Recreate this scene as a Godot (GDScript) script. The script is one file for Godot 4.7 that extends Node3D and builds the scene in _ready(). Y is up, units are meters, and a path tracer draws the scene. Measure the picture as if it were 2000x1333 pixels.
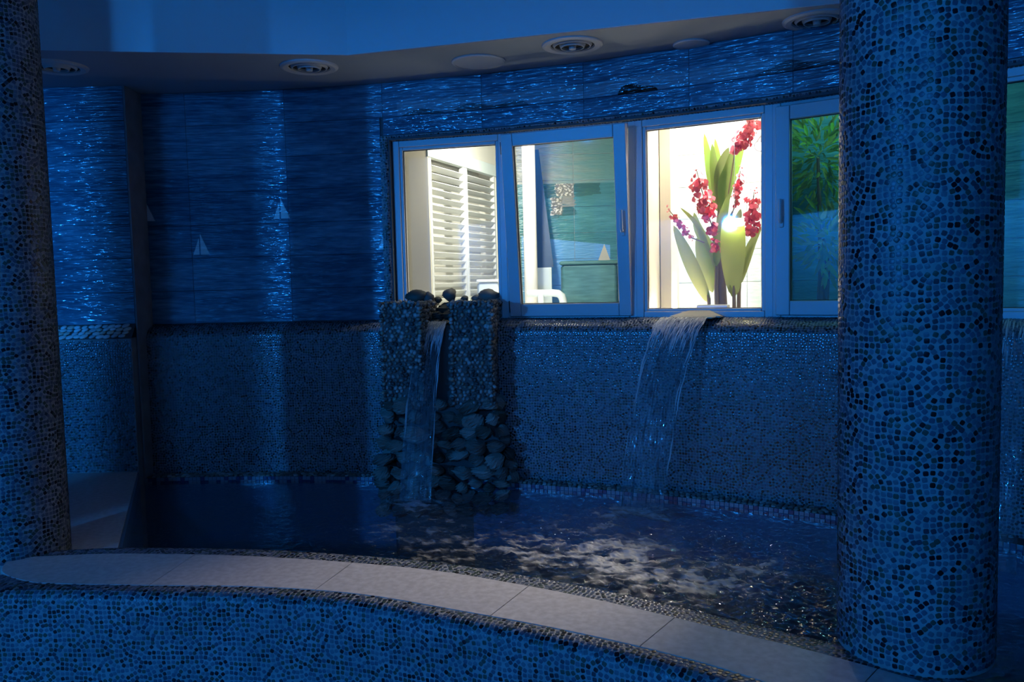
extends Node3D
# An indoor pool by night: mosaic columns, a low curved mosaic parapet, a curved back wall with windows and water spouts.

const CEN := Vector2(-2.15, 1.247)      # centre of the curved back wall in plan (x, z)
const SILL := 1.33
const WINTOP := 2.475
const SOFFIT := 2.84
const WATER := 0.31
const COPE := 0.45

var rng := RandomNumberGenerator.new()
var eye := Vector3(0, 1.55, 0)
var cam_inv: Transform3D
var M := {}
var patch_u := PackedFloat32Array()
var patch_v := PackedFloat32Array()
var patch_a := PackedFloat32Array()
const PATCH := 38.0
var tile_fine := {}
var tile_coarse := {}
var tile_mesh: ArrayMesh
var names_used := {}

class MB:
	var v := PackedVector3Array()
	var n := PackedVector3Array()
	var c := PackedColorArray()
	var t := PackedVector2Array()
	var i := PackedInt32Array()
	var coloured := false
	var mapped := false
	func vert(p: Vector3, nn: Vector3, cc := Color.WHITE, uv := Vector2.ZERO) -> int:
		v.append(p); n.append(nn); c.append(cc); t.append(uv)
		return v.size() - 1
	func tri(a: int, b: int, d: int) -> void:
		var g := (v[d] - v[a]).cross(v[b] - v[a])
		if g.dot(n[a] + n[b] + n[d]) < 0.0:
			i.append(a); i.append(d); i.append(b)
		else:
			i.append(a); i.append(b); i.append(d)
	func quad(a: int, b: int, d: int, e: int) -> void:
		tri(a, b, d); tri(a, d, e)
	func flat4(p0: Vector3, p1: Vector3, p2: Vector3, p3: Vector3, nn: Vector3, cc := Color.WHITE) -> void:
		quad(vert(p0, nn, cc), vert(p1, nn, cc), vert(p2, nn, cc), vert(p3, nn, cc))
	func bevel(tr: Transform3D, size: Vector3, b: float, cc := Color.WHITE) -> void:
		var h := size * 0.5
		b = minf(b, minf(h.x, minf(h.y, h.z)) * 0.9)
		var id := {}
		for s in 8:
			var sg := Vector3(1 if s & 1 else -1, 1 if s & 2 else -1, 1 if s & 4 else -1)
			for k in 3:
				var q := sg * (h - Vector3(b, b, b))
				q[k] = sg[k] * h[k]
				var nn := Vector3.ZERO
				nn[k] = sg[k]
				id[s * 3 + k] = vert(tr * q, (tr.basis * nn).normalized(), cc)
		for k in 3:
			var a := (k + 1) % 3
			var d := (k + 2) % 3
			for side in 2:
				var s0: int = side << k
				quad(id[s0 * 3 + k], id[(s0 | 1 << a) * 3 + k], id[(s0 | 1 << a | 1 << d) * 3 + k], id[(s0 | 1 << d) * 3 + k])
			for sa in 2:
				for sd in 2:
					var s1: int = (sa << a) | (sd << d)
					var s2: int = s1 | (1 << k)
					quad(id[s1 * 3 + a], id[s2 * 3 + a], id[s2 * 3 + d], id[s1 * 3 + d])
		for s in 8:
			tri(id[s * 3], id[s * 3 + 1], id[s * 3 + 2])
	func poly(p: PackedVector2Array, y0: float, y1: float) -> void:
		var ids := Geometry2D.triangulate_polygon(p)
		for top in 2:
			var nn := Vector3.UP if top else Vector3.DOWN
			var base := v.size()
			for q in p:
				vert(Vector3(q.x, y1 if top else y0, q.y), nn)
			for k in range(0, ids.size(), 3):
				tri(base + ids[k], base + ids[k + 1], base + ids[k + 2])
		var area := 0.0
		for k in p.size():
			area += p[k].cross(p[(k + 1) % p.size()])
		for k in p.size():
			var a := p[k]
			var b := p[(k + 1) % p.size()]
			if a.distance_to(b) < 1e-5:
				continue
			var d := (b - a).normalized()
			var nn := Vector3(d.y, 0, -d.x) * signf(area)
			flat4(Vector3(a.x, y0, a.y), Vector3(b.x, y0, b.y), Vector3(b.x, y1, b.y), Vector3(a.x, y1, a.y), nn)
	func lathe(pr: Array, seg: int, tr := Transform3D()) -> void:
		for k in pr.size() - 1:
			var a: Vector2 = pr[k]
			var b: Vector2 = pr[k + 1]
			var d := (b - a).normalized()
			var row := []
			for s in seg + 1:
				var an := TAU * s / seg
				var o := Vector3(cos(an), 0, sin(an))
				var nn := (tr.basis * (o * d.y + Vector3.UP * -d.x)).normalized()
				row.append([vert(tr * (o * a.x + Vector3.UP * a.y), nn), vert(tr * (o * b.x + Vector3.UP * b.y), nn)])
			for s in seg:
				quad(row[s][0], row[s][1], row[s + 1][1], row[s + 1][0])
	func tube(p: Array, r: Array, seg := 8, cap := true) -> void:
		var prev := []
		var side := Vector3.ZERO
		for k in p.size():
			var d: Vector3 = (p[mini(k + 1, p.size() - 1)] - p[maxi(k - 1, 0)]).normalized()
			if side == Vector3.ZERO:
				side = d.cross(Vector3.UP if absf(d.y) < 0.9 else Vector3.RIGHT).normalized()
			side = (side - d * side.dot(d)).normalized()
			var up := side.cross(d)
			var row := []
			for s in seg:
				var an := TAU * s / seg
				var o := side * cos(an) + up * sin(an)
				row.append(vert(p[k] + o * r[k], o))
			if prev:
				for s in seg:
					quad(prev[s], row[s], row[(s + 1) % seg], prev[(s + 1) % seg])
			if cap and (k == 0 or k == p.size() - 1):
				var e := -d if k == 0 else d
				var m := vert(p[k] + e * r[k] * 0.3, e)
				for s in seg:
					tri(m, row[s], row[(s + 1) % seg])
			prev = row
	func take(arr: Array, tr: Transform3D, cc: Color) -> void:
		var pv: PackedVector3Array = arr[Mesh.ARRAY_VERTEX]
		var pn: PackedVector3Array = arr[Mesh.ARRAY_NORMAL]
		var pi: PackedInt32Array = arr[Mesh.ARRAY_INDEX]
		var base := v.size()
		var nb := tr.basis.inverse().transposed()
		for k in pv.size():
			v.append(tr * pv[k]); n.append((nb * pn[k]).normalized()); c.append(cc); t.append(Vector2.ZERO)
		for k in pi:
			i.append(base + k)
	func mesh() -> ArrayMesh:
		var a := []
		a.resize(Mesh.ARRAY_MAX)
		a[Mesh.ARRAY_VERTEX] = v
		a[Mesh.ARRAY_NORMAL] = n
		if coloured:
			a[Mesh.ARRAY_COLOR] = c
		if mapped:
			a[Mesh.ARRAY_TEX_UV] = t
		a[Mesh.ARRAY_INDEX] = i
		var m := ArrayMesh.new()
		m.add_surface_from_arrays(Mesh.PRIMITIVE_TRIANGLES, a)
		return m

# ---------------------------------------------------------------- small helpers
func numbered(called: String) -> String:
	names_used[called] = names_used.get(called, -1) + 1
	return called if names_used[called] == 0 else "%s_%03d" % [called, names_used[called]]

func put(called: String, mesh: Mesh, mat: Material, parent: Node3D, tr := Transform3D(), kind := "") -> MeshInstance3D:
	var o := MeshInstance3D.new()
	o.name = called if parent != self else numbered(called)
	o.mesh = mesh
	o.material_override = mat
	o.transform = tr
	parent.add_child(o, true)
	if kind:
		o.set_meta("kind", kind)
	return o

func tag(o: Node, label: String, category: String, group := "") -> Node:
	o.set_meta("label", label)
	o.set_meta("category", category)
	if group:
		o.set_meta("group", group)
	return o

func thing(called: String, label: String, category: String, at := Vector3.ZERO, group := "") -> Node3D:
	var o := Node3D.new()
	o.name = numbered(called)
	o.position = at
	add_child(o)
	tag(o, label, category, group)
	return o

func setting(called: String, label: String, category: String) -> Node3D:
	var o := thing(called, label, category)
	o.set_meta("kind", "structure")
	return o

func lin(r: float, g: float, b: float, a := 1.0) -> Color:
	return Color(r, g, b, a).linear_to_srgb()

func mat(col: Color, rough := 0.6, spec := 0.5, metal := 0.0) -> StandardMaterial3D:
	var m := StandardMaterial3D.new()
	m.albedo_color = col
	m.roughness = rough
	m.metallic_specular = spec
	m.metallic = metal
	return m

func box_mesh(size: Vector3, b := 0.004) -> ArrayMesh:
	var mb := MB.new()
	mb.bevel(Transform3D(), size, b)
	return mb.mesh()

func polar(R: float, deg: float) -> Vector2:
	var a := deg_to_rad(deg)
	return CEN + Vector2(sin(a), -cos(a)) * R

func ring(R0: float, R1: float, degs: Array) -> PackedVector2Array:
	var p := PackedVector2Array()
	for d in degs:
		p.append(polar(R0, d))
	for k in range(degs.size() - 1, -1, -1):
		p.append(polar(R1, degs[k]))
	return p

func steps(a: float, b: float, n: int) -> Array:
	var r := []
	for k in n + 1:
		r.append(lerpf(a, b, float(k) / n))
	return r

func noise_tex(freq: float, lo: Color, hi: Color, sd := 1, size := 256) -> NoiseTexture2D:
	var nt := NoiseTexture2D.new()
	var fn := FastNoiseLite.new()
	fn.seed = sd
	fn.frequency = freq
	fn.fractal_octaves = 4
	nt.noise = fn
	nt.width = size
	nt.height = size
	nt.seamless = true
	var g := Gradient.new()
	g.set_color(0, lo)
	g.set_color(1, hi)
	nt.color_ramp = g
	return nt

# ---------------------------------------------------------------- paths and profiles
func make_path(pts: Array, smooth := true) -> Dictionary:
	var dense := PackedVector2Array()
	if smooth:
		for k in pts.size() - 1:
			var p0: Vector2 = pts[maxi(k - 1, 0)]
			var p1: Vector2 = pts[k]
			var p2: Vector2 = pts[k + 1]
			var p3: Vector2 = pts[mini(k + 2, pts.size() - 1)]
			for s in 40:
				dense.append(p1.cubic_interpolate(p2, p0, p3, s / 40.0))
		dense.append(pts[-1])
	else:
		for q in pts:
			dense.append(q)
	var out := PackedVector2Array()
	var ds := 0.01
	var left := 0.0
	for k in dense.size() - 1:
		var a := dense[k]
		var b := dense[k + 1]
		var l := a.distance_to(b)
		while left < l:
			out.append(a.lerp(b, left / l))
			left += ds
		left -= l
	var tan := PackedVector2Array()
	for k in out.size():
		tan.append((out[mini(k + 1, out.size() - 1)] - out[maxi(k - 1, 0)]).normalized())
	return {"p": out, "t": tan, "len": (out.size() - 1) * ds}

func path_at(P: Dictionary, s: float) -> Array:
	var f := clampf(s / 0.01, 0.0, P.p.size() - 1.001)
	var k := int(f)
	return [P.p[k].lerp(P.p[k + 1], f - k), P.t[k].lerp(P.t[k + 1], f - k).normalized()]

func arc_path(R: float, a0: float, a1: float) -> Dictionary:
	var pts := []
	for d in steps(a0, a1, 240):
		pts.append(polar(R, d))
	return make_path(pts, false)

# profile: list of Vector2 (outward offset, height); returns samples [pos, normal] every 2.5 mm
func make_profile(pts: Array) -> Dictionary:
	var p := make_path(pts, false)
	var nn := PackedVector2Array()
	for t in p.t:
		nn.append(Vector2(t.y, -t.x))
	return {"p": p.p, "n": nn, "len": p.len}

func sweep_map(P: Dictionary, pr: Dictionary, side: float, flip: float, u: float, v: float) -> Transform3D:
	var q := path_at(P, u)
	var f := clampf(v / 0.01, 0.0, pr.p.size() - 1.001)
	var k := int(f)
	var o: Vector2 = pr.p[k].lerp(pr.p[k + 1], f - k)
	var nn: Vector2 = pr.n[k].lerp(pr.n[k + 1], f - k).normalized() * flip
	var t: Vector2 = q[1]
	var w := Vector3(-t.y, 0, t.x) * side
	var pos := Vector3(q[0].x, o.y, q[0].y) + w * o.x
	var z := (w * nn.x + Vector3.UP * nn.y).normalized()
	var x := Vector3(t.x, 0, t.y)
	return Transform3D(Basis(x, z.cross(x), z), pos)

func sweep_mesh(P: Dictionary, pr: Dictionary, side: float, flip: float) -> ArrayMesh:
	var mb := MB.new()
	var nu := int(P.len / 0.04)
	var nv: int = pr.p.size() - 1
	var sv := 1
	if nv > 40:
		sv = 2
	var rows := []
	for a in nu + 1:
		var row := []
		var b := 0
		while b <= nv:
			var T := sweep_map(P, pr, side, flip, P.len * a / nu, b * 0.01)
			row.append(mb.vert(T.origin, T.basis.z))
			b += sv
		rows.append(row)
	for a in nu:
		for b in rows[0].size() - 1:
			mb.quad(rows[a][b], rows[a + 1][b], rows[a + 1][b + 1], rows[a][b + 1])
	return mb.mesh()

# ---------------------------------------------------------------- mosaic
func make_patch() -> void:
	var n := 36
	var pts := PackedVector2Array()
	for a in n:
		for b in n:
			pts.append(Vector2((a + 0.5 + rng.randf_range(-0.3, 0.3)) * PATCH / n, (b + 0.5 + rng.randf_range(-0.3, 0.3)) * PATCH / n))
	var w := TAU / PATCH
	var field := func(p: Vector2) -> float:
		return 1.0 * sin(w * (p.x + 7.0 * sin(w * p.y))) + 0.9 * cos(w * (2.0 * p.y - p.x)) + 0.55 * sin(w * (3.0 * p.x + 2.0 * p.y) + 1.3)
	var cells := int(PATCH / 1.9)
	var cs := PATCH / cells
	for step in 16:
		var grid := []
		grid.resize(cells * cells)
		for k in grid.size():
			grid[k] = PackedInt32Array()
		var ang := PackedFloat32Array()
		for k in pts.size():
			ang.append(field.call(pts[k]))
			var ci := (int(pts[k].x / cs) % cells) * cells + int(pts[k].y / cs) % cells
			grid[ci].append(k)
		var move := PackedVector2Array()
		move.resize(pts.size())
		for k in pts.size():
			var p := pts[k]
			var cx := int(p.x / cs)
			var cy := int(p.y / cs)
			var c := cos(ang[k])
			var s := sin(ang[k])
			var mv := Vector2.ZERO
			for dx in [-1, 0, 1]:
				for dy in [-1, 0, 1]:
					for j in grid[posmod(cx + dx, cells) * cells + posmod(cy + dy, cells)]:
						if j == k:
							continue
						var d := pts[j] - p
						if d.x > PATCH * 0.5: d.x -= PATCH
						elif d.x < -PATCH * 0.5: d.x += PATCH
						if d.y > PATCH * 0.5: d.y -= PATCH
						elif d.y < -PATCH * 0.5: d.y += PATCH
						var lx := d.x * c + d.y * s
						var ly := -d.x * s + d.y * c
						var m := maxf(absf(lx), absf(ly))
						if m < 1.0:
							var push := (1.0 - m) * 0.32
							if absf(lx) > absf(ly):
								mv -= Vector2(c, s) * signf(lx) * push
							else:
								mv -= Vector2(-s, c) * signf(ly) * push
			move[k] = mv
		for k in pts.size():
			var q := pts[k] + move[k].limit_length(0.4)
			pts[k] = Vector2(fposmod(q.x, PATCH), fposmod(q.y, PATCH))
	for p in pts:
		patch_u.append(p.x)
		patch_v.append(p.y)
		patch_a.append(field.call(p))

func make_tile_shapes() -> void:
	# unit tile, half size 1, height 1: a pillow with rounded corners, and a plain chamfered one
	for fine in [true, false]:
		var mb := MB.new()
		var out := []
		var inn := []
		var pts := []
		if fine:
			pts = [Vector2(1, -0.62), Vector2(1, 0.62), Vector2(0.62, 1), Vector2(-0.62, 1), Vector2(-1, 0.62), Vector2(-1, -0.62), Vector2(-0.62, -1), Vector2(0.62, -1)]
		else:
			pts = [Vector2(1, -0.95), Vector2(0.95, 1), Vector2(-1, 0.95), Vector2(-0.95, -1)]
		for p in pts:
			out.append(mb.vert(Vector3(p.x, p.y, -0.4), Vector3(p.x, p.y, 0.5).normalized()))
		for p in pts:
			inn.append(mb.vert(Vector3(p.x * 0.8, p.y * 0.8, 0.85), Vector3(p.x * 0.32, p.y * 0.32, 1).normalized()))
		var k := pts.size()
		for a in k:
			mb.quad(out[a], out[(a + 1) % k], inn[(a + 1) % k], inn[a])
		if fine:
			var m := mb.vert(Vector3(0, 0, 1.15), Vector3(0, 0, 1))
			for a in k:
				mb.tri(inn[a], inn[(a + 1) % k], m)
		else:
			mb.quad(inn[0], inn[1], inn[2], inn[3])
		var d := {"v": mb.v, "n": mb.n, "i": mb.i}
		if fine:
			tile_fine = d
			tile_mesh = mb.mesh()
		else:
			tile_coarse = d

const TONES := [Color(0.12, 0.14, 0.17), Color(0.075, 0.095, 0.13), Color(0.045, 0.065, 0.05), Color(0.032, 0.045, 0.06), Color(0.009, 0.009, 0.012)]
const SHARES := [0.24, 0.48, 0.70, 0.86, 1.0]

func mosaic(parent: Node3D, maps: Callable, lu: float, lv: float, pitch: float, single := 300, fine := true, keep: Variant = null, darks := 1.0, shade := 1.0, skin: Material = null) -> void:
	var trs := []
	var tone := PackedInt32Array()
	var score := PackedFloat32Array()
	var ou := rng.randf() * PATCH
	var ov := rng.randf() * PATCH
	var ru := int(lu / pitch / PATCH) + 2
	var rv := int(lv / pitch / PATCH) + 2
	var seen := 0
	for a in ru:
		for b in rv:
			for k in patch_u.size():
				var u := (a * PATCH + patch_u[k] - ou) * pitch
				if u < pitch * 0.4 or u > lu - pitch * 0.4:
					continue
				var v := (b * PATCH + patch_v[k] - ov) * pitch
				if v < pitch * 0.4 or v > lv - pitch * 0.4:
					continue
				var T: Transform3D = maps.call(u, v)
				if keep != null and not keep.call(T.origin):
					continue
				var to := eye - T.origin
				var d := to.length()
				var facing := T.basis.z.dot(to) / d
				var q := cam_inv * T.origin
				var sc := 0.0
				if q.z < -0.3:
					var px := 1000.0 - 1600.0 * q.x / q.z
					var py := 666.5 + 1600.0 * q.y / q.z
					if px > 12 and px < 1988 and py > 12 and py < 1321:
						sc = maxf(facing, 0.0) / (d * d)
				var hs := pitch * (0.5 * rng.randf_range(0.83, 0.93))
				var bs := T.basis * Basis(Vector3(0, 0, 1), patch_a[k] + rng.randf_range(-0.07, 0.07)) * Basis(Vector3(rng.randf_range(-1, 1), rng.randf_range(-1, 1), 0).normalized(), rng.randf_range(0, 0.06))
				T.basis = bs * Basis.from_scale(Vector3(hs, hs * rng.randf_range(0.94, 1.04), 0.0021))
				var r := rng.randf()
				var tn := 0
				while r > SHARES[tn]:
					tn += 1
				if tn == 4 and rng.randf() > darks:
					tn = 3
				trs.append(T)
				tone.append(tn)
				score.append(sc)
	var limit := 1e9
	if single > 0:
		var sorted := score.duplicate()
		sorted.sort()
		limit = maxf(sorted[maxi(0, sorted.size() - single)], 1e-6)
	var sh := tile_fine if fine else tile_coarse
	var sv: PackedVector3Array = sh.v
	var sn: PackedVector3Array = sh.n
	var si: PackedInt32Array = sh.i
	var mb := MB.new()
	mb.coloured = true
	var made := 0
	for k in trs.size():
		var T: Transform3D = trs[k]
		if score[k] >= limit and made < single:
			made += 1
			var o := MeshInstance3D.new()
			o.name = "mosaic_tile_%03d" % made
			o.mesh = tile_mesh
			o.material_override = (M.tones if skin == null else M.tones_gloss)[tone[k]]
			o.transform = T
			parent.add_child(o)
			continue
		var nb := T.basis.inverse().transposed()
		var base := mb.v.size()
		var col: Color = TONES[tone[k]] * shade * rng.randf_range(0.85, 1.15)
		col.a = 1.0
		for j in sv.size():
			mb.v.append(T * sv[j])
			mb.n.append((nb * sn[j]).normalized())
			mb.c.append(col)
		for j in si:
			mb.i.append(base + j)
	if mb.v.size():
		put("mosaic_field", mb.mesh(), skin if skin else M.tile_soft, parent, Transform3D(), "stuff")

# ---------------------------------------------------------------- stones
func blob(sd: int, lat: int, lon: int, planes: int, rough: float) -> ArrayMesh:
	var r := RandomNumberGenerator.new()
	r.seed = sd
	var pl := []
	for k in planes:
		pl.append([Vector3(r.randf_range(-1, 1), r.randf_range(-1, 1), r.randf_range(-1, 1)).normalized(), r.randf_range(1.0 - rough, 1.0)])
	var f := func(d: Vector3) -> Vector3:
		var m := 1.12
		for q in pl:
			var c: float = d.dot(q[0])
			if c > 0.05:
				m = minf(m, q[1] / c)
		return d * m
	var mb := MB.new()
	var g := []
	for a in lat + 1:
		var th := PI * a / lat
		var row := []
		for b in lon:
			var ph := TAU * b / lon + 0.4 * a
			row.append(f.call(Vector3(sin(th) * cos(ph), cos(th), sin(th) * sin(ph))))
		g.append(row)
	if planes < 9:      # smooth pebble
		var id := []
		for a in lat + 1:
			var row := []
			for b in lon:
				row.append(mb.vert(g[a][b], g[a][b].normalized()))
			id.append(row)
		for a in lat:
			for b in lon:
				mb.quad(id[a][b], id[a + 1][b], id[a + 1][(b + 1) % lon], id[a][(b + 1) % lon])
	else:
		for a in lat:
			for b in lon:
				var q := [g[a][b], g[a + 1][b], g[a + 1][(b + 1) % lon], g[a][(b + 1) % lon]]
				for t in [[0, 1, 2], [0, 2, 3]]:
					var nn: Vector3 = (q[t[1]] - q[t[0]]).cross(q[t[2]] - q[t[0]])
					if nn.length() < 1e-7:
						continue
					nn = nn.normalized() * signf(nn.dot(q[t[0]] + q[t[1]] + q[t[2]]))
					mb.tri(mb.vert(q[t[0]], nn), mb.vert(q[t[1]], nn), mb.vert(q[t[2]], nn))
	return mb.mesh()

func rand_basis() -> Basis:
	return Basis.from_euler(Vector3(rng.randf_range(-PI, PI), rng.randf_range(-PI, PI), rng.randf_range(-PI, PI)))

# ---------------------------------------------------------------- printed tile wall
const U0 := -2.45
func mural_u(deg: float) -> float:
	return (deg_to_rad(deg - U0) * 6.72 + 1.6) / 8.0
func mural_v(y: float) -> float:
	return (2.9 - y) / 1.6

func noise_bytes(sd: int, freq: float, w: int, h: int, W: int, H: int) -> PackedByteArray:
	var fn := FastNoiseLite.new()
	fn.seed = sd
	fn.frequency = freq
	fn.fractal_octaves = 3
	var im := fn.get_image(w, h)
	im.resize(W, H, Image.INTERPOLATE_CUBIC)
	im.convert(Image.FORMAT_L8)
	return im.get_data()

func make_murals() -> void:
	var W := 2048
	var H := 512
	var a := noise_bytes(5, 0.06, 256, 512, W, H)
	var b := noise_bytes(9, 0.05, 96, 64, W, H)
	var g := noise_bytes(21, 0.11, 512, 512, W, H)
	var im := Image.create(W, H, false, Image.FORMAT_RGB8)
	var data := PackedByteArray()
	data.resize(W * H * 3)
	var isles := [[14.0, 1.2, 0.035], [17.2, 1.6, 0.05], [18.9, 1.0, 0.04], [25.65, 1.0, 0.07], [32.6, 1.3, 0.06], [34.0, 1.0, 0.05], [39.0, 2.0, 0.07]]
	for y in H:
		var hy := 2.9 - y * 1.6 / H
		for x in W:
			var k := y * W + x
			var t := a[k] / 255.0 * 0.5 + b[k] / 255.0 * 0.35 + g[k] / 255.0 * 0.3 - 0.1
			t = clampf((t - 0.3) * 1.5 + 0.08, 0.0, 1.0)
			var r := lerpf(48, 128, t)
			var gg := lerpf(92, 166, t)
			var bb := lerpf(114, 184, t)
			if hy > 2.58:
				var deg := rad_to_deg((x * 8.0 / W - 1.6) / 6.72) + U0
				if deg > 12.5:
					if hy > 2.63 and hy < 2.715:
						r = lerpf(r, 150, 0.55); gg = lerpf(gg, 165, 0.55); bb = lerpf(bb, 175, 0.5)
					for s in isles:
						var d: float = (deg - s[0]) / s[1]
						if absf(d) < 1.0:
							var top: float = 2.625 + s[2] * sqrt(1.0 - d * d) * (0.75 + 0.25 * sin(deg * 2.3 + 1.2))
							if hy < top and hy > 2.622:
								var dk: float = 0.12 if s[0] == 25.65 else 0.62
								r *= dk; gg *= dk; bb *= dk
			data[k * 3] = int(r); data[k * 3 + 1] = int(gg); data[k * 3 + 2] = int(bb)
	# little sailing boats printed on the tiles
	for s in [[-2.2, 2.015, 2.156], [0.8, 1.787, 1.929], [5.5, 2.008, 2.148], [11.5, 1.786, 1.908]]:
		var cx := mural_u(s[0]) * W
		var y0 := mural_v(s[1]) * H
		var y1 := mural_v(s[2]) * H
		for y in range(int(y1), int(y0) + 1):
			var t := (y - y1) / (y0 - y1)
			for x in range(int(cx - 24), int(cx + 24)):
				var dx := x - cx
				if (dx > 1.0 and dx < 1.0 + 16.0 * t) or (dx < -1.0 and t > 0.25 and dx > -1.0 - 14.0 * (t - 0.25)):
					var k := y * W + x
					data[k * 3] = 205; data[k * 3 + 1] = 220; data[k * 3 + 2] = 218
	im.set_data(W, H, false, Image.FORMAT_RGB8, data)
	var bump := Image.create_from_data(2048, 1024, false, Image.FORMAT_L8, noise_bytes(3, 0.085, 420, 1024, 2048, 1024))
	bump.convert(Image.FORMAT_RGBA8)
	bump.bump_map_to_normal_map(2.6)
	var m := StandardMaterial3D.new()
	m.albedo_texture = ImageTexture.create_from_image(im)
	m.normal_enabled = true
	m.normal_texture = ImageTexture.create_from_image(bump)
	m.normal_scale = 1.0
	m.roughness = 0.13
	m.metallic_specular = 0.5
	M.mural = m
	# pale variant for the plant niche, sea-green variant for the rooms behind
	var pale := m.duplicate() as StandardMaterial3D
	var pi := Image.create(512, 256, false, Image.FORMAT_RGB8)
	var pd := PackedByteArray()
	pd.resize(512 * 256 * 3)
	var pa := noise_bytes(31, 0.09, 128, 512, 512, 256)
	for k in 512 * 256:
		var t := pa[k] / 255.0
		pd[k * 3] = int(lerpf(178, 215, t)); pd[k * 3 + 1] = int(lerpf(205, 228, t)); pd[k * 3 + 2] = int(lerpf(212, 230, t))
	pi.set_data(512, 256, false, Image.FORMAT_RGB8, pd)
	pale.albedo_texture = ImageTexture.create_from_image(pi)
	pale.roughness = 0.45
	pale.normal_scale = 0.7
	M.pale_tile = pale
	var sea := m.duplicate() as StandardMaterial3D
	var W2 := 1024
	var H2 := 512
	var sa := noise_bytes(41, 0.07, 160, 512, W2, H2)
	var sb := noise_bytes(45, 0.06, 64, 64, W2, H2)
	var sc := noise_bytes(47, 0.3, 512, 256, W2, H2)
	var sd := PackedByteArray()
	sd.resize(W2 * H2 * 3)
	for y in H2:
		var hy := 2.9 - y * 1.6 / H2
		for x in W2:
			var k := y * W2 + x
			var mx := x * 4.0 / W2 - 1.0
			var t := sa[k] / 255.0 * 0.6 + sb[k] / 255.0 * 0.4
			var col := Color(0.36, 0.62, 0.62).lerp(Color(0.2, 0.45, 0.46), t)
			var ex := mx + (sb[k] / 255.0 - 0.5) * 0.1 + (sc[k] / 255.0 - 0.5) * 0.03
			var ey := hy + (sa[k] / 255.0 - 0.5) * 0.08
			var deep := Color(0.16, 0.34, 0.33).lerp(Color(0.24, 0.46, 0.42), t)
			if hy > 2.375:
				col = Color(0.62, 0.64, 0.58).lerp(Color(0.42, 0.62, 0.62), clampf((mx - 0.2) * 1.6 + (t - 0.5), 0, 1))
			elif (ex > 0.388 and ex < 0.547 and ey > 2.27) or (ex > 0.336 and ex < 0.43 and ey < 2.26 and ey > 2.12):
				col = Color(0.48, 0.48, 0.42) if sc[k] < 140 else Color(0.86, 0.84, 0.77)
			elif (ex > 0.3 and ex < 0.39 and ey > 2.25) or (ex > 0.52 and ex < 0.78 and ey > 2.29):
				col = deep
			elif ex > 0.43 and ex < 0.54 and ey > 2.19:
				col = Color(0.55, 0.56, 0.5)
			elif ey > 2.1 and absf(ex - 0.46) < (2.26 - ey) * 0.7:
				col = deep
			elif hy < 1.92 - 0.12 * (mx - 0.3) and mx < 0.85 and mx > 0.1:
				col = Color(0.42, 0.66, 0.84)
			sd[k * 3] = int(col.r * 255); sd[k * 3 + 1] = int(col.g * 255); sd[k * 3 + 2] = int(col.b * 255)
	var si := Image.create_from_data(W2, H2, false, Image.FORMAT_RGB8, sd)
	sea.albedo_texture = ImageTexture.create_from_image(si)
	sea.roughness = 0.3
	M.sea_tile = sea

func wall_tile(parent: Node3D, A: Vector2, B: Vector2, y0: float, y1: float, m: Material, uv: Rect2) -> void:
	var mb := MB.new()
	mb.mapped = true
	var d := (B - A).normalized()
	var n := Vector3(-d.y, 0, d.x)
	var gap := 0.0012
	var len := A.distance_to(B)
	var ids := []
	for layer in 2:
		var ins: float = gap if layer == 0 else gap + 0.0025
		var off := 0.006 if layer == 0 else 0.009
		var row := []
		for q in [Vector2(0, 0), Vector2(1, 0), Vector2(1, 1), Vector2(0, 1)]:
			var lx := ins if q.x == 0 else len - ins
			var ly := y0 + ins if q.y == 0 else y1 - ins
			var p := A + d * lx
			var nn := n
			if layer == 0:
				nn = (n + Vector3(d.x, 0, d.y) * (q.x * 2 - 1) * 0.6 + Vector3.UP * (q.y * 2 - 1) * 0.6).normalized()
			row.append(mb.vert(Vector3(p.x, ly, p.y) + n * off, nn, Color.WHITE, Vector2(lerpf(uv.position.x, uv.end.x, lx / len), lerpf(uv.end.y, uv.position.y, (ly - y0) / (y1 - y0)))))
		ids.append(row)
	mb.quad(ids[1][0], ids[1][1], ids[1][2], ids[1][3])
	for k in 4:
		mb.quad(ids[0][k], ids[0][(k + 1) % 4], ids[1][(k + 1) % 4], ids[1][k])
	put("tile", mb.mesh(), m, parent)

# ---------------------------------------------------------------- windows
func rails(w: float, h: float, bw: Array, depth: float, z: float) -> ArrayMesh:   # bw: left, right, bottom, top
	var mb := MB.new()
	mb.bevel(Transform3D(Basis(), Vector3(bw[0] / 2, h / 2, z)), Vector3(bw[0], h, depth), 0.005)
	mb.bevel(Transform3D(Basis(), Vector3(w - bw[1] / 2, h / 2, z)), Vector3(bw[1], h, depth), 0.005)
	mb.bevel(Transform3D(Basis(), Vector3(w / 2, bw[2] / 2, z)), Vector3(w - bw[0] - bw[1], bw[2], depth - 0.001), 0.005)
	mb.bevel(Transform3D(Basis(), Vector3(w / 2, h - bw[3] / 2, z)), Vector3(w - bw[0] - bw[1], bw[3], depth - 0.001), 0.005)
	return mb.mesh()

func pane(parent: Node3D, x0: float, x1: float, y0: float, y1: float, z: float, skew := 0.0) -> void:
	var mb := MB.new()
	mb.flat4(Vector3(x0, y0, z - skew), Vector3(x1, y0, z + skew), Vector3(x1, y1, z + skew), Vector3(x0, y1, z - skew), Vector3(-2.0 * skew / (x1 - x0), 0, 1).normalized())
	put("glass", mb.mesh(), M.glass, parent)
	var g := rails(x1 - x0, y1 - y0, [0.004, 0.004, 0.004, 0.004], 0.012, 0.0)
	put("gasket", g, M.gasket, parent, Transform3D(Basis(), Vector3(x0, y0, z + 0.006)))

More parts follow.
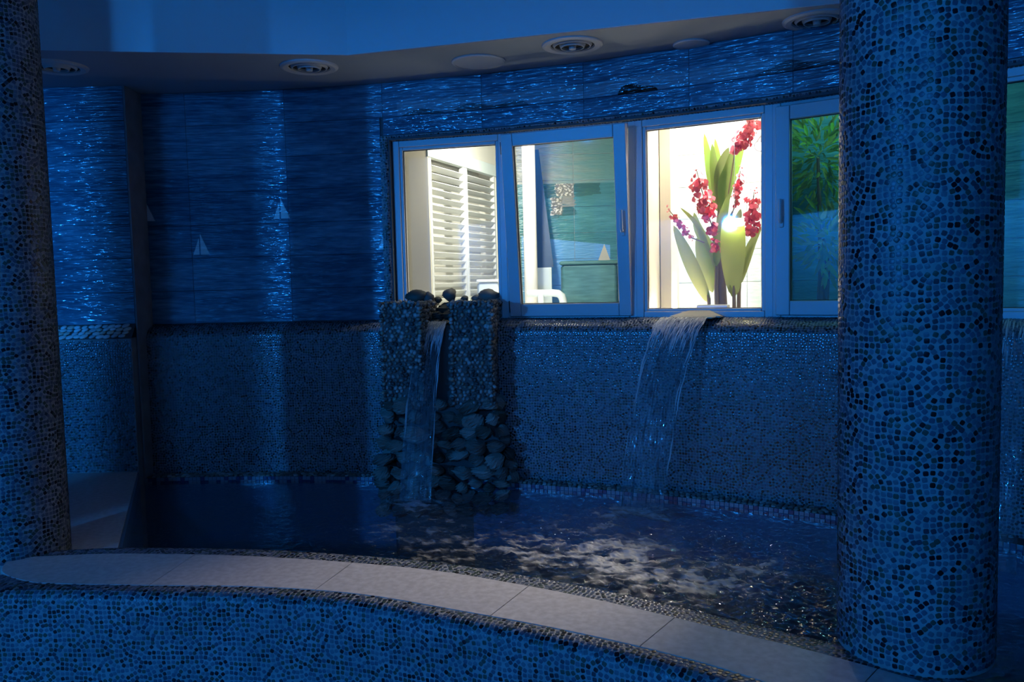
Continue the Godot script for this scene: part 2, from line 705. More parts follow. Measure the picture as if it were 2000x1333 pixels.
func window(idx: int, a0: float, a1: float, opening: bool, tilt: float, label: String) -> void:
	var A := polar(6.80, a0)
	var B := polar(6.80, a1)
	var d := (B - A).normalized()
	var w := A.distance_to(B)
	var h := WINTOP - SILL + 0.02
	var o := setting("window_%d" % idx, label, "window")
	var x := Vector3(d.x, 0, d.y)
	o.transform = Transform3D(Basis(x, Vector3.UP, x.cross(Vector3.UP)), Vector3(A.x, SILL - 0.008, A.y))
	put("frame", rails(w, h, [0.045, 0.045, 0.04, 0.05], 0.07, 0.0), M.pvc, o)
	if not opening:
		put("glazing_bead", rails(w - 0.086, h - 0.086, [0.022, 0.022, 0.018, 0.022], 0.045, 0.0), M.pvc, o, Transform3D(Basis(), Vector3(0.043, 0.038, 0)))
		pane(o, 0.064, w - 0.064, 0.055, h - 0.07, 0.0, 0.0125 if idx == 1 else 0.0)
	else:
		var s := Node3D.new()
		s.name = "sash"
		o.add_child(s)
		var sw := w - 0.054
		var sh := h - 0.05
		s.transform = Transform3D(Basis(Vector3.RIGHT, tilt), Vector3(0.027, 0.018, 0.04))
		put("sash_frame", rails(sw, sh, [0.075, 0.075, 0.078, 0.075], 0.055, 0.0), M.pvc, s)
		pane(s, 0.074, sw - 0.074, 0.077, sh - 0.074, -0.006)
		var hx := sw - 0.034 if idx == 2 else 0.034
		var mb := MB.new()
		mb.bevel(Transform3D(Basis(), Vector3(hx, sh * 0.45, 0.031)), Vector3(0.024, 0.06, 0.01), 0.004)
		mb.tube([Vector3(hx, sh * 0.45, 0.034), Vector3(hx, sh * 0.45, 0.055), Vector3(hx, sh * 0.45 + 0.02, 0.062), Vector3(hx, sh * 0.45 + 0.12, 0.06)], [0.009, 0.009, 0.009, 0.007], 8)
		put("handle", mb.mesh(), M.pvc, s)
		for yy in [0.06, sh - 0.08]:
			put("hinge", box_mesh(Vector3(0.012, 0.075, 0.012), 0.002), M.dark_metal, s, Transform3D(Basis(), Vector3(-0.007 if idx == 2 else sw + 0.007, yy, 0.0)))

# ---------------------------------------------------------------- leaves
func leaf_mesh(p: Array, width: float, blunt := 0.0) -> ArrayMesh:
	var mb := MB.new()
	var n := 12
	var rows := []
	var pts := []
	for k in n + 1:
		var f := float(k) / n * (p.size() - 1)
		var s := mini(int(f), p.size() - 2)
		var q0: Vector3 = p[maxi(s - 1, 0)]
		var q3: Vector3 = p[mini(s + 2, p.size() - 1)]
		pts.append((p[s] as Vector3).cubic_interpolate(p[s + 1], q0, q3, f - s))
	for k in n + 1:
		var d: Vector3 = (pts[mini(k + 1, n)] - pts[maxi(k - 1, 0)]).normalized()
		var side := d.cross(Vector3(-0.25, 0.1, 1)).normalized()
		var up := side.cross(d)
		var t := float(k) / n
		var w := width * 0.5 * maxf(pow(sin(PI * pow(t, 0.8) * (1.0 - blunt) ), 0.75), 0.08 if t < 0.5 else 0.01)
		if blunt > 0.0 and t > 0.93:
			w *= 0.8
		rows.append([mb.vert(pts[k] - side * w + up * w * 0.35, (up + side * 0.35).normalized()), mb.vert(pts[k] - side * w * 0.5 + up * w * 0.08, (up + side * 0.2).normalized()), mb.vert(pts[k], up), mb.vert(pts[k] + side * w * 0.5 + up * w * 0.08, (up - side * 0.2).normalized()), mb.vert(pts[k] + side * w + up * w * 0.35, (up - side * 0.35).normalized())])
	for k in n:
		for j in 4:
			mb.quad(rows[k][j], rows[k + 1][j], rows[k + 1][j + 1], rows[k][j + 1])
	return mb.mesh()

func v3(a: Array) -> Vector3:
	return Vector3(a[0], a[1], a[2])

const PLANT_LEAVES := [
	[[[1.237, 1.395, -5.12], [1.153, 1.569, -5.103], [1.074, 1.741, -5.087], [1.009, 1.878, -5.07]], 0.086, 0],
	[[[1.268, 1.461, -5.16], [1.225, 1.607, -5.143], [1.193, 1.702, -5.127], [1.159, 1.802, -5.11]], 0.090, 1],
	[[[1.306, 1.528, -5.2], [1.259, 1.722, -5.183], [1.184, 1.857, -5.167], [1.154, 1.961, -5.15]], 0.068, 1],
	[[[1.303, 1.509, -5.15], [1.233, 1.721, -5.133], [1.163, 1.883, -5.117], [1.056, 1.99, -5.1]], 0.039, 0],
	[[[1.313, 1.973, -5.22], [1.281, 2.154, -5.203], [1.254, 2.295, -5.187], [1.225, 2.449, -5.17]], 0.060, 1],
	[[[1.308, 1.97, -5.18], [1.292, 2.149, -5.163], [1.277, 2.261, -5.147], [1.265, 2.38, -5.13]], 0.059, 0],
	[[[1.338, 1.974, -5.24], [1.325, 2.175, -5.223], [1.317, 2.297, -5.207], [1.297, 2.42, -5.19]], 0.051, 1],
	[[[1.327, 1.911, -5.16], [1.314, 2.127, -5.143], [1.329, 2.257, -5.127], [1.362, 2.351, -5.11]], 0.078, 2],
	[[[1.337, 1.923, -5.2], [1.372, 2.121, -5.183], [1.416, 2.241, -5.167], [1.468, 2.384, -5.15]], 0.076, 1],
	[[[1.331, 1.918, -5.14], [1.337, 2.115, -5.123], [1.362, 2.216, -5.107], [1.382, 2.343, -5.09]], 0.082, 0],
	[[[1.274, 1.623, -5.08], [1.282, 1.783, -5.063], [1.307, 1.921, -5.047], [1.343, 2.065, -5.03]], 0.070, 0],
	[[[1.365, 1.432, -5.02], [1.355, 1.62, -5.003], [1.351, 1.777, -4.987], [1.347, 1.903, -4.97]], 0.148, 3],
	[[[1.416, 1.506, -5.08], [1.442, 1.628, -5.063], [1.485, 1.758, -5.047], [1.54, 1.86, -5.03]], 0.057, 3],
	[[[1.404, 1.478, -5.1], [1.443, 1.6, -5.083], [1.467, 1.694, -5.067], [1.495, 1.758, -5.05]], 0.031, 0],
	[[[1.419, 1.815, -5.2], [1.429, 1.891, -5.183], [1.439, 1.937, -5.167], [1.445, 1.976, -5.15]], 0.043, 2],
	[[[1.362, 1.432, -5.05], [1.346, 1.48, -5.025], [1.335, 1.508, -5.0]], 0.016, 3],
	[[[1.315, 1.489, -5.24], [1.351, 1.663, -5.223], [1.377, 1.817, -5.207], [1.402, 1.969, -5.19]], 0.059, 2],
]
const PLANT_SPIKES := [
	[[1.371, 2.324, -5.0], [1.492, 2.481, -5.0], 0.037, 0.068, 58],
	[[1.216, 1.932, -5.04], [1.152, 2.184, -5.04], 0.051, 0.047, 56],
	[[1.413, 2.004, -5.16], [1.443, 2.193, -5.16], 0.023, 0.023, 26],
	[[1.468, 1.832, -5.02], [1.487, 2.04, -5.02], 0.051, 0.043, 44],
	[[1.116, 1.8, -5.06], [0.995, 1.953, -5.06], 0.018, 0.014, 22],
	[[1.239, 1.834, -5.04], [1.241, 1.89, -5.04], 0.029, 0.029, 14],
	[[1.248, 1.725, -5.02], [1.254, 1.781, -5.02], 0.029, 0.029, 14],
]

# ---------------------------------------------------------------- materials
func make_materials() -> void:
	M.grout = mat(lin(0.31, 0.315, 0.325), 0.7)
	M.grout.albedo_texture = noise_tex(0.02, Color(0.82, 0.82, 0.8), Color(1, 1, 1), 4)
	M.grout.uv1_triplanar = true
	M.tile_soft = mat(Color.WHITE, 0.3, 0.33)
	M.tile_soft.vertex_color_use_as_albedo = true
	M.tile_mix = mat(Color.WHITE, 0.17, 0.6)
	M.tile_mix.vertex_color_use_as_albedo = true
	M.tones = []
	M.tones_gloss = []
	for c in TONES:
		M.tones.append(mat(c.linear_to_srgb(), 0.3, 0.33))
		M.tones_gloss.append(mat(c.linear_to_srgb(), 0.17, 0.6))
	M.stone = mat(lin(0.56, 0.53, 0.5), 0.55, 0.4)
	M.stone.albedo_texture = noise_tex(0.05, Color(0.86, 0.85, 0.84), Color(1, 1, 1), 7)
	M.stone.uv1_triplanar = true
	M.stone.uv1_scale = Vector3(2, 2, 2)
	M.plaster = mat(lin(0.62, 0.62, 0.6), 0.8, 0.3)
	M.soffit = mat(lin(0.32, 0.37, 0.41), 0.55, 0.4)
	M.fascia = mat(lin(0.74, 0.76, 0.76), 0.7, 0.3)
	M.shaded_mortar = mat(lin(0.11, 0.105, 0.1), 0.85, 0.3)  # darker than plain cement: shade of the pebble gaps is put into the colour
	M.joint = mat(lin(0.06, 0.08, 0.09), 0.7)
	M.room = mat(lin(0.3, 0.32, 0.34), 0.8, 0.3)
	M.floor = mat(lin(0.2, 0.2, 0.22), 0.4)
	M.cream = mat(lin(0.72, 0.66, 0.5), 0.6)
	M.white_wall = mat(lin(0.75, 0.73, 0.66), 0.7)
	M.pvc = mat(lin(0.55, 0.56, 0.57), 0.35)
	M.gasket = mat(lin(0.015, 0.015, 0.015), 0.5)
	M.dark_metal = mat(lin(0.04, 0.04, 0.045), 0.4, 0.5, 0.5)
	M.basin = mat(lin(0.06, 0.14, 0.24), 0.35)
	M.vent = mat(lin(0.55, 0.56, 0.55), 0.45)
	M.vent_dark = mat(lin(0.03, 0.03, 0.03), 0.8)
	var gl := mat(Color(1, 1, 1, 0.03), 0.02)
	gl.transparency = BaseMaterial3D.TRANSPARENCY_ALPHA
	M.glass = gl
	var wt := mat(Color(0.1, 0.25, 0.4, 0.1), 0.03)
	wt.transparency = BaseMaterial3D.TRANSPARENCY_ALPHA
	M.water = wt
	var sh := mat(Color(0.5, 0.58, 0.62, 0.26), 0.05)
	sh.transparency = BaseMaterial3D.TRANSPARENCY_ALPHA
	M.sheet = sh
	var fm := mat(Color.WHITE, 0.5)
	fm.transparency = BaseMaterial3D.TRANSPARENCY_ALPHA
	fm.vertex_color_use_as_albedo = true
	fm.backlight_enabled = true
	fm.backlight = Color(0.7, 0.7, 0.7)
	M.foam = fm
	M.pebble_mix = mat(Color.WHITE, 0.45, 0.5)
	M.pebble_mix.vertex_color_use_as_albedo = true
	M.pebbles = []
	for c in PEBBLES:
		M.pebbles.append(mat(c.linear_to_srgb(), 0.45, 0.5))
	M.shells = []
	for c in [Color(0.8, 0.8, 0.76), Color(0.66, 0.6, 0.5), Color(0.85, 0.85, 0.84), Color(0.55, 0.62, 0.64)]:
		M.shells.append(mat(c.linear_to_srgb(), 0.12, 0.8))
	M.rocks = []
	for c in [Color(0.2, 0.185, 0.165), Color(0.3, 0.27, 0.23), Color(0.12, 0.125, 0.1), Color(0.4, 0.37, 0.33)]:
		var rm := mat(c.linear_to_srgb(), 0.6, 0.5)
		rm.albedo_texture = noise_tex(0.04, Color(0.55, 0.55, 0.52), Color(1, 1, 1), 12)
		rm.uv1_triplanar = true
		rm.uv1_scale = Vector3(1.5, 1.5, 1.5)
		M.rocks.append(rm)
	M.leaves = []
	for c in [Color(0.05, 0.13, 0.012), Color(0.10, 0.25, 0.012), Color(0.016, 0.04, 0.008), Color(0.13, 0.18, 0.02)]:
		var lm := mat(c.linear_to_srgb(), 0.55, 0.25)
		lm.backlight_enabled = true
		lm.backlight = Color(0.6, 0.6, 0.4)
		lm.cull_mode = BaseMaterial3D.CULL_DISABLED
		M.leaves.append(lm)
	M.petals = []
	for c in [Color(0.5, 0.008, 0.035), Color(0.6, 0.015, 0.05), Color(0.34, 0.004, 0.018), Color(0.66, 0.07, 0.11)]:
		var pm := mat(c.linear_to_srgb(), 0.5)
		pm.backlight_enabled = true
		pm.backlight = Color(0.5, 0.35, 0.35)
		pm.cull_mode = BaseMaterial3D.CULL_DISABLED
		M.petals.append(pm)
	M.bark = mat(lin(0.12, 0.08, 0.04), 0.7)
	M.stem = mat(lin(0.16, 0.11, 0.05), 0.6)
	M.pipe = mat(lin(0.6, 0.68, 0.68), 0.35)
	M.slat = mat(lin(0.66, 0.68, 0.66), 0.5)
	M.board = mat(lin(0.012, 0.05, 0.12), 0.5)
	M.spout = mat(lin(0.5, 0.45, 0.33), 0.5)
	M.steel = mat(lin(0.5, 0.5, 0.48), 0.35, 0.5, 0.6)
	M.tealbox = mat(lin(0.08, 0.22, 0.2), 0.5)
	M.tealbox.albedo_texture = noise_tex(0.03, Color(0.7, 0.75, 0.75), Color(1, 1, 1), 16)
	M.tealbox.uv1_triplanar = true
	M.tealbox.uv1_scale = Vector3(0.6, 4, 0.6)

const PEBBLES := [Color(0.36, 0.35, 0.33), Color(0.22, 0.2, 0.18), Color(0.13, 0.12, 0.11), Color(0.28, 0.23, 0.17), Color(0.06, 0.06, 0.06)]

func glow(col: Color, e: float) -> StandardMaterial3D:
	var m := mat(Color(0.9, 0.9, 0.9), 0.5)
	m.emission_enabled = true
	m.emission = col
	m.emission_energy_multiplier = e
	return m

func lamp_light(parent: Node3D, at: Vector3, col: Color, energy: float, size: float) -> void:
	var l := OmniLight3D.new()
	l.name = "lamp_bulb"
	l.position = at
	l.light_color = col
	l.light_energy = energy
	l.light_size = size
	l.omni_range = 30.0
	l.omni_attenuation = 2.0
	l.shadow_enabled = true
	parent.add_child(l)

func floodlight(at: Vector3, col: Color, energy: float, label: String) -> void:
	var o := thing("pool_floodlight", label, "lamp", at, "blue floodlights on the wall behind the camera")
	put("housing", box_mesh(Vector3(0.3, 0.22, 0.09), 0.012), M.dark_metal, o, Transform3D(Basis(), Vector3(0, 0, 0.07)))
	put("lamp_lens", box_mesh(Vector3(0.24, 0.16, 0.012), 0.003), glow(col, 3.0), o, Transform3D(Basis(), Vector3(0, 0, 0.02)))
	put("bracket", box_mesh(Vector3(0.05, 0.06, 0.1), 0.004), M.dark_metal, o, Transform3D(Basis(), Vector3(0, 0, 0.16)))
	lamp_light(o, Vector3(0, 0, -0.03), col, energy, 0.12)

func cove_lamp(at: Vector3, col: Color, energy: float) -> void:
	var o := thing("cove_lamp", "blue lamp hidden behind a ledge high on the wall behind the camera", "lamp", at)
	put("ledge", box_mesh(Vector3(1.6, 0.03, 0.5), 0.005), M.fascia, o, Transform3D(Basis(), Vector3(0, -0.075, 0.24)))
	put("ledge_lip", box_mesh(Vector3(1.6, 0.06, 0.03), 0.005), M.fascia, o, Transform3D(Basis(), Vector3(0, -0.052, -0.02)))
	put("lamp_tube", box_mesh(Vector3(0.3, 0.02, 0.02), 0.008), glow(col, 3.0), o, Transform3D(Basis(), Vector3(0, -0.045, 0.4)))
	lamp_light(o, Vector3(0, 0.0, 0.36), col, energy, 0.22)

func downlight(at: Vector3, col: Color, energy: float, label: String) -> void:
	var o := thing("ceiling_lamp", label, "lamp", at, "lamps in the rooms behind the windows")
	var mb := MB.new()
	mb.lathe([Vector2(0.0, 0.0), Vector2(0.075, 0.0), Vector2(0.08, -0.01), Vector2(0.075, -0.035), Vector2(0.062, -0.04), Vector2(0.06, -0.03)], 24)
	put("housing", mb.mesh(), M.pvc, o)
	var mc := MB.new()
	mc.lathe([Vector2(0.06, -0.032), Vector2(0.0, -0.034)], 24)
	put("lamp_diffuser", mc.mesh(), glow(col, 4.0), o)
	lamp_light(o, Vector3(0, -0.07, 0), col, energy, 0.05)

func uplight(at: Vector3, col: Color, energy: float, label: String) -> void:
	var o := thing("floor_lamp", label, "lamp", at, "low lamps on the floor behind the windows")
	var mb := MB.new()
	mb.lathe([Vector2(0.0, 0.0), Vector2(0.06, 0.0), Vector2(0.06, 0.03), Vector2(0.05, 0.035), Vector2(0.048, 0.03)], 24)
	put("housing", mb.mesh(), M.pvc, o)
	mb = MB.new()
	mb.lathe([Vector2(0.048, 0.031), Vector2(0.0, 0.033)], 24)
	put("lamp_lens", mb.mesh(), glow(col, 2.0), o)
	lamp_light(o, Vector3(0, 0.06, 0), col, energy, 0.04)

func spotlight(label: String, at: Vector3, aim: Vector3, col: Color, energy: float, angle: float) -> void:
	var o := thing("spot_lamp", label, "lamp", at, "small spot lamps behind the windows")
	var d := (aim - at).normalized()
	var x := d.cross(Vector3.UP).normalized()
	var b := Basis(x, -d, x.cross(-d))
	var mb := MB.new()
	mb.lathe([Vector2(0.0, 0.05), Vector2(0.025, 0.045), Vector2(0.034, 0.03), Vector2(0.036, -0.05), Vector2(0.032, -0.05), Vector2(0.03, -0.03)], 24, Transform3D(b, d * 0.05))
	put("housing", mb.mesh(), M.pvc, o)
	mb = MB.new()
	mb.lathe([Vector2(0.031, -0.04), Vector2(0.0, -0.042)], 24, Transform3D(b, d * 0.05))
	put("lamp_lens", mb.mesh(), glow(col, 4.0), o)
	mb = MB.new()
	mb.tube([Vector3(0.08, 0.03, -0.03), Vector3(0, 0.0, 0), d * 0.03], [0.008, 0.008, 0.008], 8)
	put("bracket", mb.mesh(), M.pvc, o)
	var l := SpotLight3D.new()
	l.name = "lamp_bulb"
	l.light_color = col
	l.light_energy = energy
	l.light_size = 0.03
	l.spot_angle = angle
	l.spot_angle_attenuation = 1.0
	l.spot_range = 20.0
	l.spot_attenuation = 2.0
	l.shadow_enabled = true
	l.transform = Transform3D(Basis.looking_at(d), d * 0.115)
	o.add_child(l)

# ---------------------------------------------------------------- scene
func _ready() -> void:
	rng.seed = 77
	# camera
	var cam := Camera3D.new()
	cam.name = "camera"
	cam.transform = Transform3D(Basis(Vector3.RIGHT, deg_to_rad(-4.07)) * Basis(Vector3.BACK, deg_to_rad(-1.35)), eye)
	cam.fov = rad_to_deg(2.0 * atan(666.5 / 1600.0))
	cam.near = 0.05
	cam.far = 60.0
	add_child(cam)
	cam_inv = cam.transform.affine_inverse()
	# environment: a closed room at night
	var we := WorldEnvironment.new()
	we.name = "world_environment"
	var env := Environment.new()
	env.background_mode = Environment.BG_COLOR
	env.background_color = Color.BLACK
	env.tonemap_mode = Environment.TONE_MAPPER_LINEAR
	env.tonemap_exposure = 1.0
	env.sdfgi_enabled = true
	env.ssao_enabled = true
	env.ssil_enabled = true
	we.environment = env
	add_child(we)
	make_materials()
	# lights: two blue floodlights behind the camera, warm lamps in the rooms behind the windows
	var blue := lin(0.012, 0.265, 1.0)
	floodlight(Vector3(-5.55, 2.5, 2.85), blue, 27.0, "blue floodlight at the far left end of the room behind the camera")
	cove_lamp(Vector3(-0.85, 3.06, 4.3), blue, 24.0)
	downlight(Vector3(1.50, SOFFIT - 0.02, -5.12), lin(1.0, 0.9, 0.74), 0.7, "bright round ceiling lamp above the red flowering plant")
	downlight(Vector3(0.02, SOFFIT - 0.02, -5.42), lin(1.0, 0.97, 0.8), 0.8, "round ceiling lamp above the white shutters behind the window")
	downlight(Vector3(2.1, SOFFIT - 0.02, -4.75), lin(0.3, 1.0, 1.0), 0.24, "dim round ceiling lamp above the leafy bushes")
	uplight(Vector3(0.2, 1.301, -5.5), lin(1.0, 0.93, 0.75), 0.12, "low round lamp on the floor behind the sill of the open window")
	uplight(Vector3(1.12, 1.301, -5.3), lin(1.0, 0.9, 0.76), 0.17, "low round lamp on the floor behind the flowering plant")
	spotlight("white spot lamp above the left windows turned to the shutters", Vector3(0.1, 2.74, -5.36), Vector3(-0.2, 1.7, -6.4), lin(1.0, 0.97, 0.82), 2.6, 62.0)
	spotlight("white spot lamp above the flower window turned to the niche wall", Vector3(1.3, 2.74, -4.95), Vector3(1.2, 1.75, -5.7), lin(1.0, 0.93, 0.82), 1.4, 62.0)
	spotlight("white spot lamp on the niche side wall aimed out over the pool", Vector3(1.545, 2.38, -4.97), Vector3(-0.12, COPE, -3.14), lin(1.0, 0.88, 0.8), 7.5, 18.5)
	make_patch()
	make_tile_shapes()
	make_murals()
	build_shell()
	build_back_wall()
	build_windows()
	build_parapet()
	build_columns()
	build_ceiling_fittings()
	build_fountain()
	build_spout()
	build_rooms_behind()
	build_plants()
	build_water()

func slab(parent: Node3D, called: String, lo: Vector3, hi: Vector3, m: Material, b := 0.005) -> void:
	put(called, box_mesh(hi - lo, b), m, parent, Transform3D(Basis(), (lo + hi) * 0.5))

func build_shell() -> void:
	var o := setting("floor", "dark tiled floor of the pool room", "floor")
	slab(o, "floor_slab", Vector3(-6.75, -0.75, -8.35), Vector3(4.35, -0.6, 4.95), M.floor)
	slab(o, "walkway", Vector3(-6.6, -0.6, -2.85), Vector3(4.2, 0.0, 4.8), M.floor)
	o = setting("wall_side", "plain wall at the left end of the pool room", "wall")
	slab(o, "plaster", Vector3(-6.75, -0.6, -8.2), Vector3(-6.6, 3.15, 4.8), M.room)
	o = setting("wall_right", "plain wall at the right end of the pool room", "wall")
	slab(o, "plaster", Vector3(4.2, -0.6, -8.2), Vector3(4.35, 3.15, 4.8), M.room)
	o = setting("wall_front", "plain wall behind the camera with the floodlights", "wall")
	slab(o, "plaster", Vector3(-6.75, -0.6, 4.8), Vector3(4.35, 3.15, 4.95), M.room)
	o = setting("wall_rear", "plain outer wall behind the window rooms", "wall")
	slab(o, "plaster", Vector3(-6.75, -0.6, -8.35), Vector3(4.35, 3.15, -8.2), M.white_wall)
	o = setting("ceiling_light_blocker", "added unseen beam behind the camera that keeps the floodlight off the fascia", "beam")
	slab(o, "beam", Vector3(-6.6, 2.55, 1.5), Vector3(-3.3, 3.15, 1.65), M.room)  # unseen, added only to block the floodlight from the fascia
	o = setting("ceiling", "blue-lit raised ceiling with a lowered soffit along the window wall", "ceiling")
	slab(o, "upper_ceiling", Vector3(-6.75, 3.15, -8.35), Vector3(4.35, 3.3, 4.95), M.room)
	var mb := MB.new()
	mb.poly(PackedVector2Array([Vector2(-6.6, -3.862), Vector2(-0.88, -4.68), Vector2(4.2, -3.29), Vector2(4.2, -3.32), Vector2(-0.88, -4.72), Vector2(-6.6, -3.902)]), SOFFIT + 0.002, 3.15)
	put("fascia", mb.mesh(), M.fascia, o)
	mb = MB.new()
	mb.poly(PackedVector2Array([Vector2(-6.6, -3.867), Vector2(-0.88, -4.685), Vector2(4.2, -3.295), Vector2(4.2, -8.2), Vector2(-6.6, -8.2)]), SOFFIT, SOFFIT + 0.1)
	put("soffit", mb.mesh(), M.soffit, o)

func build_back_wall() -> void:
	# lower wall: solid core, mosaic skin with a rolled ledge, pebble shelf and a row of square tiles at the waterline
	var lo := setting("wall_back_lower", "curved dark blue mosaic wall below the windows with a rounded ledge", "wall")
	var mb := MB.new()
	mb.poly(ring(6.61, 6.95, steps(-3.0, 76.0, 60)), -0.6, 1.235)
	mb.poly(ring(6.79, 6.95, steps(-3.0, 76.0, 60)), 1.235, SILL - 0.004)
	put("core", mb.mesh(), M.plaster, lo)
	var P := arc_path(6.6, -3.0, 60.0)
	var prof := [Vector2(0, 0.33), Vector2(0, SILL - 0.085)]
	for k in range(1, 17):
		var a := PI / 2 * k / 16
		prof.append(Vector2(-0.2 + 0.2 * cos(a), SILL - 0.085 + 0.085 * sin(a)))
	prof.append(Vector2(-0.215, SILL))
	var pr := make_profile(prof)
	put("grout", sweep_mesh(P, pr, 1.0, 1.0), M.grout, lo)
	mosaic(lo, func(u: float, v: float) -> Transform3D: return sweep_map(P, pr, 1.0, 1.0, u, v), P.len - 0.9, pr.len, 0.0158, 300, true, func(p: Vector3) -> bool: return p.x < 2.9, 1.0, 1.0, M.tile_mix)
	mb = MB.new()
	mb.poly(ring(6.492, 6.615, steps(-3.0, 76.0, 60)), 0.318, 0.34)
	put("shelf", mb.mesh(), M.shaded_mortar, lo)
	mb = MB.new()
	mb.poly(ring(6.492, 6.615, steps(-3.0, 76.0, 60)), -0.6, 0.318)
	put("pool_side", mb.mesh(), M.basin, lo)
	# flat pebbles on the shelf
	var shapes := []
	for k in 4:
		shapes.append(blob(100 + k, 5, 8, 4, 0.25).surface_get_arrays(0))
	mb = MB.new()
	mb.coloured = true
	for row in 4:
		var deg := -2.6 + row * 0.11
		while deg < 42.0:
			var q := polar(6.585 - row * 0.026 + rng.randf_range(-0.006, 0.006), deg)
			var s := rng.randf_range(0.8, 1.2)
			var c: Color = PEBBLES[rng.randi() % 4] * rng.randf_range(0.7, 1.8)
			c.a = 1
			mb.take(shapes[rng.randi() % 4], Transform3D(Basis(Vector3.UP, rng.randf() * TAU) * Basis.from_scale(Vector3(0.016 * s, 0.006, 0.013 * s)), Vector3(q.x, 0.342, q.y)), c)
			deg += rng.randf_range(0.23, 0.31)
	put("shelf_pebbles", mb.mesh(), M.pebble_mix, lo, Transform3D(), "stuff")
	# waterline tiles, two courses
	mb = MB.new()
	mb.coloured = true
	for row in 2:
		var deg := -2.6
		while deg < 50.0:
			var A := polar(6.489, deg)
			var t := Vector2(cos(deg_to_rad(deg + 0.1)), sin(deg_to_rad(deg + 0.1)))
			var T := Transform3D(Basis(Vector3(t.x, 0, t.y), Vector3.UP, Vector3(-t.y, 0, t.x)), Vector3(A.x, 0.329 - row * 0.024, A.y))
			var c := Color(0.2, 0.25, 0.3) if rng.randf() < [0.72, 0.55, 0.3][row] else Color(0.03, 0.06, 0.14)
			mb.bevel(T, Vector3(0.0245, 0.0225, 0.005), 0.0015, c)
			deg += rad_to_deg(0.026 / 6.49)
	put("waterline_tiles", mb.mesh(), M.tile_mix, lo, Transform3D(), "stuff")

	# upper wall: printed tiles on facets
	var up := setting("wall_back", "faceted sea-blue printed tile wall with tiny sailing boats above the ledge", "wall")
	mb = MB.new()
	var facets := [U0, 0.35, 6.0, 11.65, 17.3, 22.85, 28.2, 33.0, 37.7, 42.0, 47.5, 53.0, 60.0, 68.0, 76.0]
	mb.poly(ring(6.725, 6.95, [U0, 0.35, 6.0, 11.65, 11.95]), SILL - 0.01, SOFFIT)
	mb.poly(ring(6.725, 6.95, facets.slice(3)), WINTOP + 0.005, SOFFIT)
	mb.poly(ring(6.725, 6.95, [51.0, 60.0, 68.0, 76.0]), SILL - 0.01, WINTOP + 0.01)
	put("backing", mb.mesh(), M.joint, up)
	var rows := steps(SILL, SOFFIT, 7)
	for k in 10:
		var A := polar(6.722, facets[k])
		var B := polar(6.722, facets[k + 1])
		var u0 := mural_u(facets[k])
		var u1 := mural_u(facets[k + 1])
		for r in 7:
			var y0: float = rows[r]
			var y1: float = rows[r + 1]
			if k == 2 and y0 < WINTOP - 0.05:
				wall_tile(up, A, A.lerp(B, 0.97), y0, y1, M.mural, Rect2(u0, mural_v(y1), (u1 - u0) * 0.97, mural_v(y0) - mural_v(y1)))
				continue
			if k > 2:
				y0 = maxf(y0, WINTOP + 0.035)
			if y1 - y0 < 0.02:
				continue
			wall_tile(up, A, B, y0, y1, M.mural, Rect2(u0, mural_v(y1), u1 - u0, mural_v(y0) - mural_v(y1)))
	# mosaic reveal round the window opening
	var rv := setting("trim_1", "rounded mosaic border round the window opening", "trim")
	var RP := arc_path(6.722, 11.7, 52.0)
	var rp := make_profile([Vector2(-0.11, WINTOP + 0.002), Vector2(-0.03, WINTOP + 0.002), Vector2(-0.012, WINTOP + 0.008), Vector2(0.004, WINTOP + 0.022), Vector2(0.009, WINTOP + 0.04)])
	put("grout", sweep_mesh(RP, rp, 1.0, 1.0), M.grout, rv)
	mosaic(rv, func(u: float, v: float) -> Transform3D: return sweep_map(RP, rp, 1.0, 1.0, u, v), RP.len, rp.len, 0.0158, 0, false, null, 0.5)
	var jp := make_path([polar(6.712, 11.42), polar(6.712, 11.68), polar(6.72, 11.84), polar(6.75, 11.92), polar(6.83, 11.95)], true)
	var jmap := func(u: float, v: float) -> Transform3D:
		var q := path_at(jp, v)
		var t: Vector2 = q[1]
		var z := Vector3(-t.y, 0, t.x)
		return Transform3D(Basis(Vector3(t.x, 0, t.y), Vector3.UP, z), Vector3(q[0].x, SILL + u, q[0].y))
	mb = MB.new()
	for k in 12:
		var a: Transform3D = jmap.call(0.0, jp.len * k / 12.0)
		var b: Transform3D = jmap.call(0.0, jp.len * (k + 1) / 12.0)
		var hh := Vector3.UP * (WINTOP - SILL + 0.03)
		mb.quad(mb.vert(a.origin, a.basis.z), mb.vert(b.origin, b.basis.z), mb.vert(b.origin + hh, b.basis.z), mb.vert(a.origin + hh, a.basis.z))
	put("jamb_grout", mb.mesh(), M.grout, rv)
	mosaic(rv, jmap, WINTOP - SILL + 0.03, jp.len, 0.0158, 0, false, null, 0.5)

	# left wall: comes forward of the faceted wall, with a sloping strip of pebbles
	var lw := setting("wall_left", "printed tile wall on the left above a strip of flat pale pebbles", "wall")
	slab(lw, "core_lower", Vector3(-6.6, -0.6, -5.6), Vector3(-2.405, 1.26, -5.172), M.grout)
	slab(lw, "core_upper", Vector3(-6.6, 1.26, -5.6), Vector3(-2.405, SOFFIT, -5.25), M.joint)
	slab(lw, "corner_trim", Vector3(-2.404, 0.34, -5.6), Vector3(-2.39, SOFFIT, -5.235), M.grout, 0.003)
	for k in 3:
		var B := Vector2(-2.405 - 0.66 * k, -5.247)
		var A := B - Vector2(0.66, 0)
		for r in 7:
			var y0: float = maxf(rows[r], 1.345)
			wall_tile(lw, A, B, y0, rows[r + 1], M.mural, Rect2((1.55 - 0.66 * (k + 1)) / 8.0 if k < 2 else 0.55, mural_v(rows[r + 1]), 0.66 / 8.0, mural_v(y0) - mural_v(rows[r + 1])))
	mb = MB.new()
